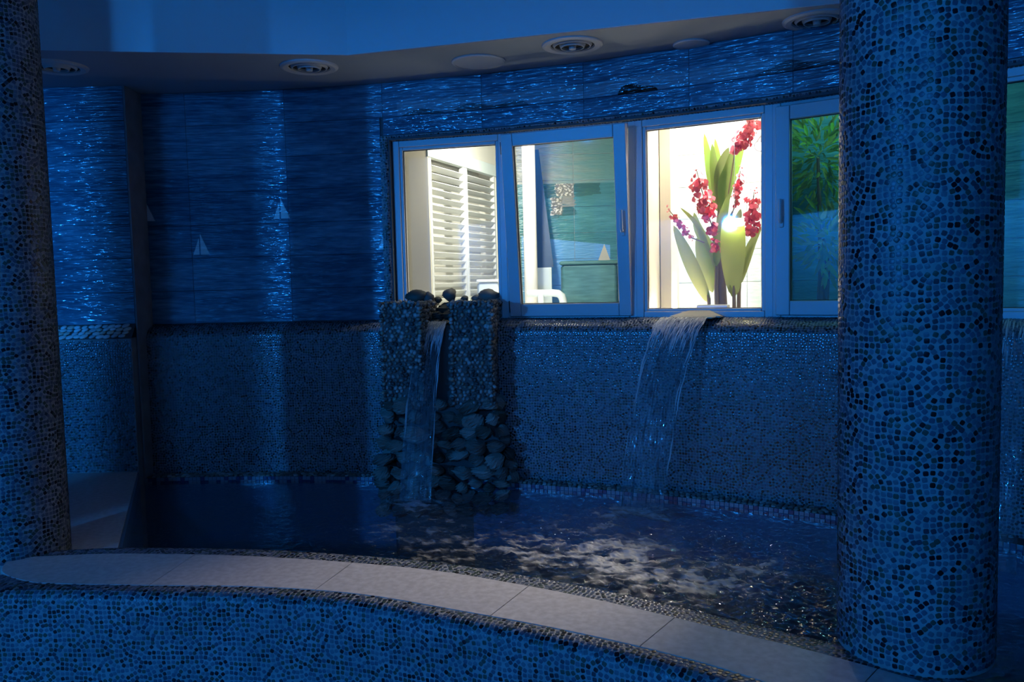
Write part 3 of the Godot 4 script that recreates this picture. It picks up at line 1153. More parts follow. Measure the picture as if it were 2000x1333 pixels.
	mb.flat4(Vector3(-4.2, 1.255, -5.17), Vector3(-2.405, 1.255, -5.17), Vector3(-2.405, 1.345, -5.245), Vector3(-4.2, 1.345, -5.245), Vector3(0, 0.64, 0.77))
	put("pebble_bed", mb.mesh(), M.shaded_mortar, lw)
	var big := []
	for k in 4:
		big.append(blob(120 + k, 6, 9, 4, 0.2))
	var tilt := Basis(Vector3.RIGHT, deg_to_rad(40))
	for row in 4:
		var x := -3.35 + (row % 2) * 0.022
		while x < -2.43:
			var t := (row + 0.5) / 4.0
			var s := rng.randf_range(0.85, 1.2)
			put("pebble", big[rng.randi() % 4], M.shells[rng.randi() % 4], lw, Transform3D(tilt * Basis(Vector3.UP, rng.randf() * 0.6) * Basis.from_scale(Vector3(0.022 * s, 0.008, 0.014 * s)), Vector3(x, 1.262 + 0.08 * t + rng.randf_range(-0.003, 0.003), -5.168 - 0.07 * t)))
			x += rng.randf_range(0.04, 0.052)
	mosaic(lw, func(u: float, v: float) -> Transform3D: return Transform3D(Basis(), Vector3(-4.0 + u, 0.4 + v, -5.17)), 1.59, 0.85, 0.0158, 0, false, null, 1.0, 1.0, M.tile_mix)

func build_windows() -> void:
	window(1, 12.0, 18.36, false, 0, "fixed white window in front of the white louvred shutters")
	window(2, 18.36, 25.35, true, deg_to_rad(5.0), "white window tilted open at the top, second from the left")
	window(3, 25.35, 31.98, false, 0, "brightly lit fixed white window in front of the red flowers")
	window(4, 31.98, 38.5, true, 0, "closed white window with a handle in front of leafy bushes")
	window(5, 38.5, 45.0, false, 0, "white window half hidden behind the large mosaic column")
	window(6, 45.0, 51.5, false, 0, "last white window of the row, right of the large column")

const INNER := [Vector2(-6.4, -3.37), Vector2(-4.5, -3.37), Vector2(-2.9, -3.37), Vector2(-2.3, -3.365), Vector2(-1.944, -3.365), Vector2(-1.66, -3.37), Vector2(-1.074, -3.301), Vector2(-0.42, -3.123), Vector2(-0.021, -2.934), Vector2(0.328, -2.721), Vector2(0.69, -2.457), Vector2(0.931, -2.272), Vector2(1.25, -1.98), Vector2(1.7, -1.52), Vector2(2.3, -0.85), Vector2(2.9, -0.1)]
const OUTER := [Vector2(-6.4, -3.04), Vector2(-4.5, -3.04), Vector2(-2.9, -3.04), Vector2(-2.3, -3.045), Vector2(-1.769, -3.036), Vector2(-1.362, -2.994), Vector2(-0.966, -2.954), Vector2(-0.571, -2.859), Vector2(-0.192, -2.685), Vector2(0.141, -2.515), Vector2(0.432, -2.337), Vector2(0.649, -2.165), Vector2(0.95, -1.87), Vector2(1.4, -1.4), Vector2(2.0, -0.75), Vector2(2.6, 0.0)]
var inner_wall: Dictionary

func offset_path(P: Dictionary, by: float) -> Dictionary:
	var pts := []
	for k in range(0, P.p.size(), 4):
		pts.append(P.p[k] + Vector2(-P.t[k].y, P.t[k].x) * by)
	return make_path(pts, false)

func build_parapet() -> void:
	var ins := make_path(INNER)
	var outs := make_path(OUTER)
	var face := offset_path(outs, 0.08)
	inner_wall = offset_path(ins, -0.12)
	var o := thing("pool_parapet", "low curved mosaic wall with a pale stone coping in the foreground", "low wall")
	# solid core
	var pts := PackedVector2Array()
	for k in range(0, face.p.size(), 6):
		pts.append(face.p[k] - Vector2(-face.t[k].y, face.t[k].x) * 0.05)
	for k in range(inner_wall.p.size() - 1, -1, -6):
		pts.append(inner_wall.p[k] + Vector2(-inner_wall.t[k].y, inner_wall.t[k].x) * 0.05)
	var mb := MB.new()
	mb.poly(pts, -0.6, COPE - 0.012)
	put("core", mb.mesh(), M.plaster, o)
	# stone slabs with joints; rounded tip at the left
	var edge := PackedVector2Array()
	var stone_out := make_path([Vector2(-2.10, -3.33), Vector2(-2.09, -3.26), Vector2(-2.03, -3.165), Vector2(-1.9, -3.08), Vector2(-1.769, -3.04)] + OUTER.slice(5))
	var stone_in := make_path([Vector2(-2.10, -3.335), Vector2(-2.05, -3.36), Vector2(-1.944, -3.368), Vector2(-1.66, -3.375)] + INNER.slice(6))
	var cuts_in := [0.0]
	var cuts_out := [0.0]
	for q in [Vector2(-1.36, -3.17), Vector2(-0.70, -3.05), Vector2(-0.0, -2.82), Vector2(0.44, -2.5), Vector2(0.9, -2.1), Vector2(1.35, -1.65)]:
		var bi := 0
		for k in stone_in.p.size():
			if stone_in.p[k].distance_squared_to(q) < stone_in.p[bi].distance_squared_to(q):
				bi = k
		var bo := 0
		for k in stone_out.p.size():
			if stone_out.p[k].distance_squared_to(q) < stone_out.p[bo].distance_squared_to(q):
				bo = k
		cuts_in.append(bi * 0.01)
		cuts_out.append(bo * 0.01)
	cuts_in.append(stone_in.len)
	cuts_out.append(stone_out.len)
	for q in stone_out.p:
		edge.append(q)
	for k in range(stone_in.p.size() - 1, -1, -1):
		edge.append(stone_in.p[k])
	for s in cuts_in.size() - 1:
		mb = MB.new()
		var n := 24
		var rows := []
		for k in n + 1:
			var e := 0.0012
			var si := lerpf(cuts_in[s] + e, cuts_in[s + 1] - e, float(k) / n)
			var so := lerpf(cuts_out[s] + e, cuts_out[s + 1] - e, float(k) / n)
			var a: Vector2 = path_at(stone_in, si)[0]
			var b: Vector2 = path_at(stone_out, so)[0]
			var d := (b - a).normalized() if a.distance_to(b) > 0.01 else Vector2(0.3, 1).normalized()
			var dv := Vector3(d.x, 0, d.y)
			var A := Vector3(a.x, COPE + 0.003, a.y)
			var B := Vector3(b.x, COPE + 0.003, b.y)
			var dn := Vector3.DOWN
			rows.append([mb.vert(A + dn * 0.05, -dv), mb.vert(A + dn * 0.004, -dv), mb.vert(A + dv * 0.004, Vector3.UP), mb.vert(B - dv * 0.004, Vector3.UP), mb.vert(B + dn * 0.004, dv), mb.vert(B + dn * 0.05, dv)])
		for k in n:
			for j in 5:
				mb.quad(rows[k][j], rows[k + 1][j], rows[k + 1][j + 1], rows[k][j + 1])
		for k in [0, n]:
			var nn := Vector3.LEFT if k == 0 else Vector3.RIGHT
			var p: Array = rows[k].map(func(i): return mb.v[i])
			mb.flat4(p[0], p[1], p[4], p[5], nn)
		put("coping_slab", mb.mesh(), M.stone, o)
	# mosaic faces: outer face with its roll, and the strip beside the water
	var prof := [Vector2(0, 0.0), Vector2(0, COPE - 0.04)]
	for k in range(1, 7):
		var a := PI / 2 * k / 6
		prof.append(Vector2(-0.04 + 0.04 * cos(a), COPE - 0.04 + 0.04 * sin(a)))
	prof.append(Vector2(-0.40, COPE))
	var pr := make_profile(prof)
	var short := make_profile(prof.slice(0, 8) + [Vector2(-0.20, COPE)])
	put("grout", sweep_mesh(face, short, 1.0, 1.0), M.grout, o)
	var outside := func(p: Vector3) -> bool:
		return p.x > -3.0 and p.x < 1.6 and (p.y < COPE - 0.001 or not Geometry2D.is_point_in_polygon(Vector2(p.x, p.z), edge))
	mosaic(o, func(u: float, v: float) -> Transform3D: return sweep_map(face, short, 1.0, 1.0, u, v), face.len, short.len, 0.0172, 300, true, outside)
	var ip := [Vector2(0, 0.0), Vector2(0, COPE - 0.045)]
	for k in range(1, 7):
		var a := PI / 2 * k / 6
		ip.append(Vector2(-0.045 + 0.045 * cos(a), COPE - 0.045 + 0.045 * sin(a)))
	ip.append(Vector2(-0.16, COPE))
	var ipr := make_profile(ip)
	var inn := Node3D.new()
	inn.name = "water_side"
	o.add_child(inn)
	put("grout", sweep_mesh(inner_wall, ipr, -1.0, 1.0), M.grout, inn)
	mosaic(inn, func(u: float, v: float) -> Transform3D: return sweep_map(inner_wall, ipr, -1.0, 1.0, u, v), inner_wall.len, ipr.len, 0.0172, 300, true, func(p: Vector3) -> bool: return p.y > 0.2 and outside.call(p))
	# deck beside the pool on the left
	var dk := thing("pool_deck", "plain pale deck slab between the left column and the pool", "deck")
	mb = MB.new()
	mb.poly(PackedVector2Array([Vector2(-6.5, -5.165), Vector2(-2.40, -5.165), Vector2(-1.73, -3.495), Vector2(-6.5, -3.495)]), -0.6, 0.395)
	put("body", mb.mesh(), M.basin, dk)
	mb = MB.new()
	mb.poly(PackedVector2Array([Vector2(-6.5, -5.165), Vector2(-2.41, -5.165), Vector2(-1.75, -3.497), Vector2(-6.5, -3.497)]), 0.39, 0.402)
	put("stone_top", mb.mesh(), M.stone, dk)
	var fl := setting("floor_pool", "blue floor of the pool under the water", "floor")
	slab(fl, "pool_floor", Vector3(-4.2, -0.6, -5.6), Vector3(4.2, -0.45, -0.3), M.basin)

func build_columns() -> void:
	for k in 3:
		var c: Vector3 = [Vector3(1.17, COPE, -2.36), Vector3(-2.18, COPE - 0.06, -3.5), Vector3(-3.85, 0.0, -1.2)][k]
		var r := 0.21
		var o := thing("mosaic_column", ["large blue mosaic column on the right, nearest the camera", "dark mosaic column at the left edge beside the deck slab", "mosaic column on the walkway left of the picture, shading the left wall"][k], "column", c, "round mosaic columns")
		var H := 3.15 - c.y
		var mb := MB.new()
		mb.lathe([Vector2(r, 0), Vector2(r, H)], 96)
		put("shaft", mb.mesh(), M.grout, o)
		var mid := atan2(eye.x - c.x, eye.z - c.z)
		var span := deg_to_rad(250)
		var maps := func(u: float, v: float) -> Transform3D:
			var a := mid - span * 0.5 + u / r
			var z := Vector3(sin(a), 0, cos(a))
			return Transform3D(Basis(Vector3.UP.cross(z), Vector3.UP, z), z * r + Vector3(0, v, 0))
		# scores are taken in world space, so the tiles are laid with the column at its place
		var world := func(u: float, v: float) -> Transform3D:
			var T: Transform3D = maps.call(u, v)
			T.origin += c
			return T
		var holder := Node3D.new()
		holder.name = "mosaic_skin"
		holder.position = -c
		o.add_child(holder)
		mosaic(holder, world, span * r, H, 0.0168, 300 if k < 2 else 0, k == 0)

func build_ceiling_fittings() -> void:
	var n := 0
	for q in [[-2.557, -4.77, "round ceiling vent half hidden by the left column"], [-1.148, -4.896, "round ringed ceiling vent left of the plain ceiling disc"], [0.3675, -4.575, "round ringed ceiling vent right of the plain ceiling disc"], [1.576, -4.236, "round ringed ceiling vent beside the large right column"]]:
		var o := thing("ceiling_vent", q[2], "vent", Vector3(q[0], SOFFIT, q[1]), "round ceiling vents")
		var mb := MB.new()
		mb.lathe([Vector2(0.168, 0.0), Vector2(0.165, -0.008), Vector2(0.150, -0.014), Vector2(0.122, -0.010), Vector2(0.118, 0.0)], 48)
		put("rim", mb.mesh(), M.vent, o)
		mb = MB.new()
		mb.lathe([Vector2(0.13, -0.0015), Vector2(0.0, -0.0015)], 40)
		put("throat", mb.mesh(), M.vent_dark, o)
		for k in 2:
			var r := 0.1 - k * 0.036
			mb = MB.new()
			mb.lathe([Vector2(r + 0.008, -0.002), Vector2(r, -0.014 - k * 0.005), Vector2(r - 0.005, -0.014 - k * 0.005), Vector2(r - 0.001, -0.002)], 40)
			put("ring", mb.mesh(), M.vent, o)
		mb = MB.new()
		mb.lathe([Vector2(0.022, -0.004), Vector2(0.018, -0.026), Vector2(0.0, -0.03)], 24)
		put("hub", mb.mesh(), M.vent, o)
	for q in [[-0.156, -4.871, 0.157, "plain white round ceiling disc between two vents"], [1.024, -4.609, 0.1, "small plain round ceiling disc near the right-hand vent"]]:
		var o := thing("ceiling_speaker", q[3], "speaker", Vector3(q[0], SOFFIT, q[1]), "plain round ceiling discs")
		var mb := MB.new()
		var r: float = q[2]
		mb.lathe([Vector2(r, 0.0), Vector2(r, -0.006), Vector2(r * 0.94, -0.011), Vector2(r * 0.9, -0.011)], 48)
		put("rim", mb.mesh(), M.vent, o)
		mb = MB.new()
		mb.lathe([Vector2(r * 0.9, -0.010), Vector2(r * 0.5, -0.012), Vector2(0, -0.0125)], 48)
		put("grille", mb.mesh(), M.vent, o)

func build_fountain() -> void:
	var turn := deg_to_rad(-8.0)
	var o := thing("rock_fountain", "fountain of two pebbled pillars standing on rough rocks against the wall", "fountain", Vector3(-0.455, 0, -4.85))
	o.rotation.y = turn
	var W := o.transform
	# local: x right, z towards the camera, front at z = 0
	for s in [[-0.335, -0.085], [0.09, 0.34]]:
		slab(o, "pillar_core", Vector3(s[0] + 0.012, 0.8, -0.50), Vector3(s[1] - 0.012, 1.428, -0.012), M.shaded_mortar, 0.01)
	slab(o, "base_core", Vector3(-0.33, -0.3, -0.42), Vector3(0.36, 0.82, -0.14), M.shaded_mortar, 0.03)
	slab(o, "channel_back", Vector3(-0.09, 0.8, -0.45), Vector3(0.095, 1.30, -0.22), M.shaded_mortar, 0.01)
	var shapes := []
	var arrs := []
	for k in 6:
		var m := blob(200 + k, 5, 8, 5, 0.25)
		shapes.append(m)
		arrs.append(m.surface_get_arrays(0))
	var spots := []
	var faces := []     # origin, u vector, v vector, normal
	for s in [[-0.335, -0.085], [0.09, 0.34]]:
		var w: float = s[1] - s[0]
		faces.append([Vector3(s[0], 0.84, -0.01), Vector3(w, 0, 0), Vector3(0, 0.6, 0), Vector3(0, 0, 1), 1.0])
		faces.append([Vector3(s[1] - 0.01, 0.84, -0.45), Vector3(0, 0, 0.45), Vector3(0, 0.6, 0), Vector3(1, 0, 0), 0.6])
		faces.append([Vector3(s[0] + 0.01, 0.84, -0.45), Vector3(0, 0, 0.45), Vector3(0, 0.6, 0), Vector3(-1, 0, 0), 0.2])
		faces.append([Vector3(s[0], 1.43, -0.45), Vector3(w, 0, 0), Vector3(0, 0, 0.45), Vector3(0, 1, 0), 0.4])
	for f in faces:
		var lu: float = f[1].length()
		var lv: float = f[2].length()
		var p := 0.0258
		var nu := int(lu / p)
		var nv := int(lv / (p * 0.9))
		for a in nu + 1:
			for b in nv + 1:
				var fu := (a + (0.5 if b % 2 else 0.0) + rng.randf_range(-0.25, 0.25)) / nu
				if fu > 1.03:
					continue
				var q: Vector3 = f[0] + f[1] * fu + f[2] * ((b + rng.randf_range(-0.25, 0.25)) / nv)
				spots.append([q, f[3], f[4] + rng.randf() * 0.05])
	spots.sort_custom(func(x, y): return x[2] > y[2])
	var mb := MB.new()
	mb.coloured = true
	for k in spots.size():
		var nn: Vector3 = spots[k][1]
		var z := nn
		var x := Vector3.UP.cross(z) if absf(z.y) < 0.9 else Vector3.RIGHT
		x = x.normalized()
		var s := rng.randf_range(0.75, 1.25)
		var bs := Basis(x, z.cross(x), z) * Basis(Vector3(0, 0, 1), rng.randf() * TAU) * Basis.from_scale(Vector3(0.0128 * s, 0.0108 * s * rng.randf_range(0.8, 1.15), 0.0125))
		var T := Transform3D(bs, spots[k][0] + nn * rng.randf_range(-0.003, 0.004))
		var ci: int = [0, 0, 1, 1, 2, 3, 4][rng.randi() % 7]
		if k < 300:
			var m := put("pebble_%03d" % (k + 1), shapes[rng.randi() % 6], M.pebbles[ci], o, T)
		else:
			var c: Color = PEBBLES[ci] * rng.randf_range(0.85, 1.15)
			c.a = 1
			mb.take(arrs[rng.randi() % 6], T, c)
	put("pebble_field", mb.mesh(), M.pebble_mix, o, Transform3D(), "stuff")
	# rough rocks of the foot
	var rk := []
	for k in 7:
		rk.append(blob(300 + k, 8, 12, 18, 0.4))
	var y := 0.20
	var row := 0
	while y < 0.84:
		var f := clampf((0.84 - y) / 0.5, 0, 1)
		var x0 := -0.33 - 0.03 * f
		var x1 := 0.35 + 0.10 * f
		var x := x0 + rng.randf() * 0.03
		while x < x1:
			var s := rng.randf_range(0.042, 0.068)
			var zz := -0.035 + 0.06 * f + rng.randf_range(-0.02, 0.03)
			if absf(x) < 0.1:
				zz -= 0.06 if y < 0.5 else 0.1
			var lead := Basis(Vector3.FORWARD, rng.randf_range(-0.4, 0.4)) * Basis.from_scale(Vector3(s * rng.randf_range(0.9, 1.4), s * rng.randf_range(0.6, 0.95), s)) * Basis(Vector3.UP, rng.randf() * TAU)
			put("rock", rk[rng.randi() % 7], M.rocks[rng.randi() % 4], o, Transform3D(lead, Vector3(x, y + rng.randf_range(-0.015, 0.015), zz)))
			x += s * 1.75
		for sx in [x0 - 0.005, x1 - 0.02]:
			for zz in [-0.14, -0.26, -0.36]:
				var s := rng.randf_range(0.05, 0.07)
				put("rock", rk[rng.randi() % 7], M.rocks[rng.randi() % 4], o, Transform3D(rand_basis() * Basis.from_scale(Vector3(s, s * 0.8, s)), Vector3(sx + rng.randf_range(-0.015, 0.01), y + rng.randf_range(-0.02, 0.02), zz)))
		y += 0.078
		row += 1
	# lip stones between the pillars
	for q in [[Vector3(-0.045, 1.355, -0.3), 0.05], [Vector3(0.03, 1.365, -0.28), 0.052], [Vector3(0.0, 1.40, -0.36), 0.07], [Vector3(-0.05, 1.31, -0.26), 0.035], [Vector3(0.06, 1.31, -0.26), 0.035]]:
		put("rock", rk[rng.randi() % 7], M.rocks[2], o, Transform3D(Basis.from_scale(Vector3(q[1], q[1] * 0.7, q[1])), q[0]))
	# loose stones lying on top
	var tops := [[Vector3(-0.19, 1.437, -0.33), 0.055, "flat dark stone on the left pebbled pillar"], [Vector3(-0.115, 1.437, -0.34), 0.034, "upright grey stone beside the flat dark stone"], [Vector3(0.005, 1.45, -0.39), 0.052, "large grey stone between the two pebbled pillars"], [Vector3(-0.075, 1.43, -0.42), 0.028, "small dark stone left of the large grey stone"], [Vector3(0.105, 1.437, -0.4), 0.026, "small dark stone right of the large grey stone"], [Vector3(0.18, 1.437, -0.40), 0.03, "small reddish stone on the right pebbled pillar"], [Vector3(0.265, 1.437, -0.38), 0.052, "domed brown stone on the right pebbled pillar"]]
	for k in tops.size():
		var s: float = tops[k][1]
		var hh := 0.85 if k != 1 else 1.15
		var st := put("stone", blob(420 + k, 8, 12, 8, 0.32), M.rocks[[2, 0, 0, 2, 2, 1, 1][k]], self, Transform3D(W.basis * Basis.from_scale(Vector3(s * (1.3 if k == 0 or k == 6 else 1.0), s * hh, s)), W * (tops[k][0] + Vector3(0, s * hh * 0.7, 0))))
		tag(st, tops[k][2], "stone", "loose stones on top of the fountain")

func fall(called: String, label: String, p0: Vector3, p1: Vector3, across: Vector3, w0: float, w1: float, n_strands: int, bright: float) -> void:
	var o := thing(called, label, "waterfall", Vector3.ZERO, "falling sheets of water")
	var fn := FastNoiseLite.new()
	fn.seed = 5
	fn.frequency = 1.0
	var flow := (p1 - p0)
	flow.y = 0
	var drop := p0.y - p1.y
	var at := func(s: float, t: float) -> Vector3:      # s across -0.5..0.5, t down 0..1
		var fallen := t * t * 0.86 + t * 0.14
		var q := p0 + flow * t - Vector3.UP * drop * fallen
		var w := lerpf(w0, w1, t)
		var rip := fn.get_noise_2d(s * 26.0, t * 3.5) * 0.012 * (0.4 + 0.9 * (1.0 - t)) + fn.get_noise_2d(s * 60.0 + 9.0, t * 8.0) * 0.005
		var e := 1.0 + 0.05 * fn.get_noise_2d(7.0 + s * 2.0, t * 6.0)
		return q + across * s * w * e + flow.normalized() * (rip - 0.05 * s * s)
	var mb := MB.new()
	var ns := 40
	var nt := 70
	var id := []
	for a in nt + 1:
		var row := []
		for b in ns + 1:
			var s := float(b) / ns - 0.5
			var t := float(a) / nt
			var p: Vector3 = at.call(s, t)
			var ds: Vector3 = at.call(s + 0.01, t) - p
			var dt: Vector3 = at.call(s, t + 0.01) - p
			row.append(mb.vert(p, dt.cross(ds).normalized() * signf(dt.cross(ds).dot(flow + Vector3.UP * 0.1))))
		id.append(row)
	for a in nt:
		for b in ns:
			mb.quad(id[a][b], id[a + 1][b], id[a + 1][b + 1], id[a][b + 1])
	put("sheet", mb.mesh(), M.sheet, o)
	# white aerated threads: dense where the sheet breaks over the lip and along its edges
	mb = MB.new()
	mb.coloured = true
	for k in n_strands:
		var edge := rng.randf() < 0.05
		var s := rng.randf_range(-0.5, 0.5)
		var t0 := rng.randf() * rng.randf() * 0.32
		var l := rng.randf_range(0.04, 0.16)
		if edge:
			s = signf(s) * rng.randf_range(0.43, 0.5)
			t0 = rng.randf() * rng.randf() * 0.9
			l = rng.randf_range(0.08, 0.25)
		var wd := rng.randf_range(0.0012, 0.004)
		var al := rng.randf_range(0.3, 0.9) * bright
		var prev := []
		var n := 8
		for j in n + 1:
			var f := float(j) / n
			var t := minf(t0 + l * f, 1.0)
			var p: Vector3 = at.call(s, t) + flow.normalized() * 0.004
			var wj := wd * sin(PI * clampf(f, 0.04, 0.96))
			var nn := (flow.normalized() * clampf(t * 2.5, 0.0, 1.0) + Vector3.UP * clampf(1.2 - t * 2.0, 0.25, 1.0)).normalized()
			var c := Color(0.85, 0.88, 0.9, al)
			var row := [mb.vert(p - across * wj, (nn - across * 0.6).normalized(), c), mb.vert(p + across * wj, (nn + across * 0.6).normalized(), c)]
			if prev:
				mb.quad(prev[0], row[0], row[1], prev[1])
			prev = row
	put("white_threads", mb.mesh(), M.foam, o, Transform3D(), "stuff")

func build_spout() -> void:
	var a := deg_to_rad(28.5)
	var n := Vector3(-sin(a), 0, cos(a))
	var t := Vector3(cos(a), 0, sin(a))
	var c2 := polar(6.715, 28.5)
	var o := thing("water_spout", "beige triangular stone spout on the ledge under the flower window", "spout", Vector3(c2.x, SILL, c2.y))
	o.transform.basis = Basis(t, Vector3.UP, n)
	var mb := MB.new()
	# low hipped plate: wide at the front, rising to the window
	var f0 := Vector3(-0.145, 0.0, 0.05)
	var f1 := Vector3(0.145, 0.0, 0.05)
	var f0t := Vector3(-0.145, 0.008, 0.05)
	var f1t := Vector3(0.145, 0.008, 0.05)
	var r0 := Vector3(-0.04, 0.045, -0.075)
	var r1 := Vector3(0.04, 0.045, -0.075)
	var b0 := Vector3(-0.145, 0.0, -0.075)
	var b1 := Vector3(0.145, 0.0, -0.075)
	mb.flat4(f0, f1, f1t, f0t, Vector3(0, 0, 1))
	mb.flat4(f0t, f1t, r1, r0, Vector3(0, 0.95, 0.3).normalized())
	mb.tri(mb.vert(f0t, Vector3(-0.4, 0.9, 0)), mb.vert(r0, Vector3(-0.4, 0.9, 0)), mb.vert(b0, Vector3(-0.4, 0.9, 0)))
	mb.tri(mb.vert(f1t, Vector3(0.4, 0.9, 0)), mb.vert(r1, Vector3(0.4, 0.9, 0)), mb.vert(b1, Vector3(0.4, 0.9, 0)))
	mb.tri(mb.vert(f0t, Vector3.LEFT), mb.vert(f0, Vector3.LEFT), mb.vert(b0, Vector3.LEFT))
	mb.tri(mb.vert(f1t, Vector3.RIGHT), mb.vert(f1, Vector3.RIGHT), mb.vert(b1, Vector3.RIGHT))
	mb.flat4(b0, b1, r1, r0, Vector3(0, 0, -1))
	put("plate", mb.mesh(), M.spout, o)
	slab(o, "lip", Vector3(-0.12, -0.002, 0.04), Vector3(0.12, 0.006, 0.125), M.spout, 0.002)
	fall("waterfall", "wide sheet of water falling from the beige spout under the flowers", Vector3(0.96, SILL + 0.008, -4.545), Vector3(0.66, WATER - 0.01, -4.34), t, 0.265, 0.25, 800, 1.0)
	fall("waterfall", "narrow sheet of water falling between the pebbled pillars", Vector3(-0.475, 1.325, -5.08), Vector3(-0.585, WATER - 0.01, -4.63), Vector3(cos(0.14), 0, sin(0.14)), 0.15, 0.19, 620, 1.0)
	var a3 := deg_to_rad(41.6)
	var c3 := polar(6.55, 41.6)
	fall("waterfall", "sheet of water at the right edge behind the large column", Vector3(c3.x, SILL + 0.008, c3.y), Vector3(c3.x, WATER - 0.01, c3.y) + Vector3(-sin(a3), 0, cos(a3)) * 0.36, Vector3(cos(a3), 0, sin(a3)), 0.265, 0.25, 120, 0.7)

func build_rooms_behind() -> void:
	# floor of the rooms behind the windows
	var fl := setting("floor_rear", "pale floor of the rooms behind the windows", "floor")
	slab(fl, "floor_slab", Vector3(-6.6, 1.0, -8.2), Vector3(4.2, 1.3, -5.75), M.white_wall)
	var mb := MB.new()
	mb.poly(ring(6.94, 8.4, steps(-5.0, 70.0, 40)), 1.0, 1.301)
	put("floor_strip", mb.mesh(), M.white_wall, fl)
	# left: cream pillar, shutters, mural wall
	var pl := setting("wall_rear_left", "cream wall end and white wall beside the shutters", "wall")
	slab(pl, "pillar", Vector3(-0.86, 1.3, -5.75), Vector3(-0.535, SOFFIT, -5.58), M.cream)
	var d := Vector2(0.43, -1.12).normalized()
	var s0 := Vector2(-0.53, -5.6)
	mb = MB.new()
	var nrm := Vector2(-d.y, d.x)
	mb.poly(PackedVector2Array([s0 - nrm * 0.05, s0 + d * 1.7 - nrm * 0.05, s0 + d * 1.7 - nrm * 0.12, s0 - nrm * 0.12]), 2.5, SOFFIT)
	mb.poly(PackedVector2Array([s0 - nrm * 0.24, s0 + d * 1.7 - nrm * 0.24, s0 + d * 1.7 - nrm * 0.3, s0 - nrm * 0.3]), 1.3, 2.5)
	put("side_wall", mb.mesh(), M.white_wall, pl)
	var sx := Vector3(d.x, 0, d.y)
	var sn := Vector3(nrm.x, 0, nrm.y)
	var base := Transform3D(Basis(sx, Vector3.UP, -sn), Vector3(s0.x, 1.3, s0.y))
	if base.basis.determinant() < 0:
		base.basis.z = sn
	var sh := thing("louvred_shutter", "white louvred shutters on the slanting wall behind the left window", "shutter")
	sh.transform = base
	var zf := signf(base.basis.z.dot(sn))
	for p in 2:
		var x0 := 0.0 + p * 0.6
		for q in [x0 + 0.02, x0 + 0.575]:
			put("stile", box_mesh(Vector3(0.035, 1.14, 0.035)), M.slat, sh, Transform3D(Basis(), Vector3(q, 0.57, -0.02 * zf)))
		for k in 20:
			put("slat", box_mesh(Vector3(0.53, 0.055, 0.007), 0.003), M.slat, sh, Transform3D(Basis(Vector3.RIGHT, 1.0 * zf), Vector3(x0 + 0.297, 0.03 + k * 0.0535, -0.02 * zf)))
	put("header", box_mesh(Vector3(1.25, 0.09, 0.05)), M.pipe, sh, Transform3D(Basis(), Vector3(0.6, 1.155, -0.02 * zf)))
	var mw := setting("wall_rear_mural", "sea-green printed tile wall with islands seen through the open window", "wall")
	slab(mw, "backing", Vector3(-0.4, 1.3, -7.1), Vector3(2.4, SOFFIT, -7.0), M.white_wall)
	for k in 4:
		var A := Vector2(-0.05 + 0.6 * k, -7.0)
		for r in 7:
			var y0 := 1.3 + 0.22 * r
			wall_tile(mw, A, A + Vector2(0.6, 0), y0, y0 + 0.22, M.sea_tile, Rect2((A.x + 1.0) / 4.0, (2.9 - y0 - 0.22) / 1.6, 0.15, 0.22 / 1.6))
	var o := thing("white_pipe_column", "pale round upright column inside the open window", "column", Vector3(0.155, 1.3, -6.2))
	mb = MB.new()
	mb.lathe([Vector2(0.056, 0.0), Vector2(0.056, 0.02), Vector2(0.05, 0.03), Vector2(0.05, 1.5), Vector2(0.058, 1.52), Vector2(0.058, 1.54)], 24)
	put("shaft", mb.mesh(), M.white_wall, o)
	o = thing("leaning_board", "dark blue board leaning against the wall beside the pale column", "board")
	mb = MB.new()
	var q0 := Vector3(0.205, 2.62, -6.72)
	var q1 := Vector3(0.252, 2.62, -6.72)
	var q2 := Vector3(0.345, 1.67, -6.55)
	var q3 := Vector3(0.205, 1.64, -6.55)
	var q4 := Vector3(0.36, 1.3, -6.50)
	var q5 := Vector3(0.2, 1.3, -6.50)
	var nb := Vector3(0, 0.18, 1).normalized()
	var back := Vector3(0, 0, -0.02)
	for pair in [[q0, q1, q2, q3]]:
		mb.flat4(pair[0], pair[1], pair[2], pair[3], nb)
		mb.flat4(pair[0] + back, pair[1] + back, pair[2] + back, pair[3] + back, -nb)
		mb.flat4(pair[1], pair[2], pair[2] + back, pair[1] + back, Vector3.RIGHT)
		mb.flat4(pair[0], pair[3], pair[3] + back, pair[0] + back, Vector3.LEFT)
		mb.flat4(pair[2], pair[3], pair[3] + back, pair[2] + back, Vector3.DOWN)
	put("panel", mb.mesh(), M.board, o)
	slab(o, "foot", Vector3(0.21, 1.3, -6.57), Vector3(0.33, 1.665, -6.54), M.pipe)
	o = thing("pipe_run", "pale plastic pipe with two bends down inside the open window", "pipe", Vector3(0, 1.3, -5.9))
	mb = MB.new()
	mb.tube([Vector3(0.12, 0.17, -0.02), Vector3(0.3, 0.17, 0), Vector3(0.34, 0.165, 0), Vector3(0.365, 0.145, 0), Vector3(0.375, 0.11, 0), Vector3(0.376, 0.0, 0)], [0.027, 0.027, 0.028, 0.029, 0.028, 0.026], 14)
	put("main_pipe", mb.mesh(), M.pipe, o)
	mb = MB.new()
	mb.tube([Vector3(0.215, 0.16, 0), Vector3(0.218, 0.0, 0)], [0.024, 0.024], 14)
	put("branch_pipe", mb.mesh(), M.pipe, o)
	for q in [Vector3(0.376, 0.085, 0), Vector3(0.217, 0.085, 0)]:
		mb = MB.new()
		mb.lathe([Vector2(0.026, -0.012), Vector2(0.032, -0.01), Vector2(0.032, 0.01), Vector2(0.026, 0.012)], 16, Transform3D(Basis(), q))
		put("coupling", mb.mesh(), M.pipe, o)
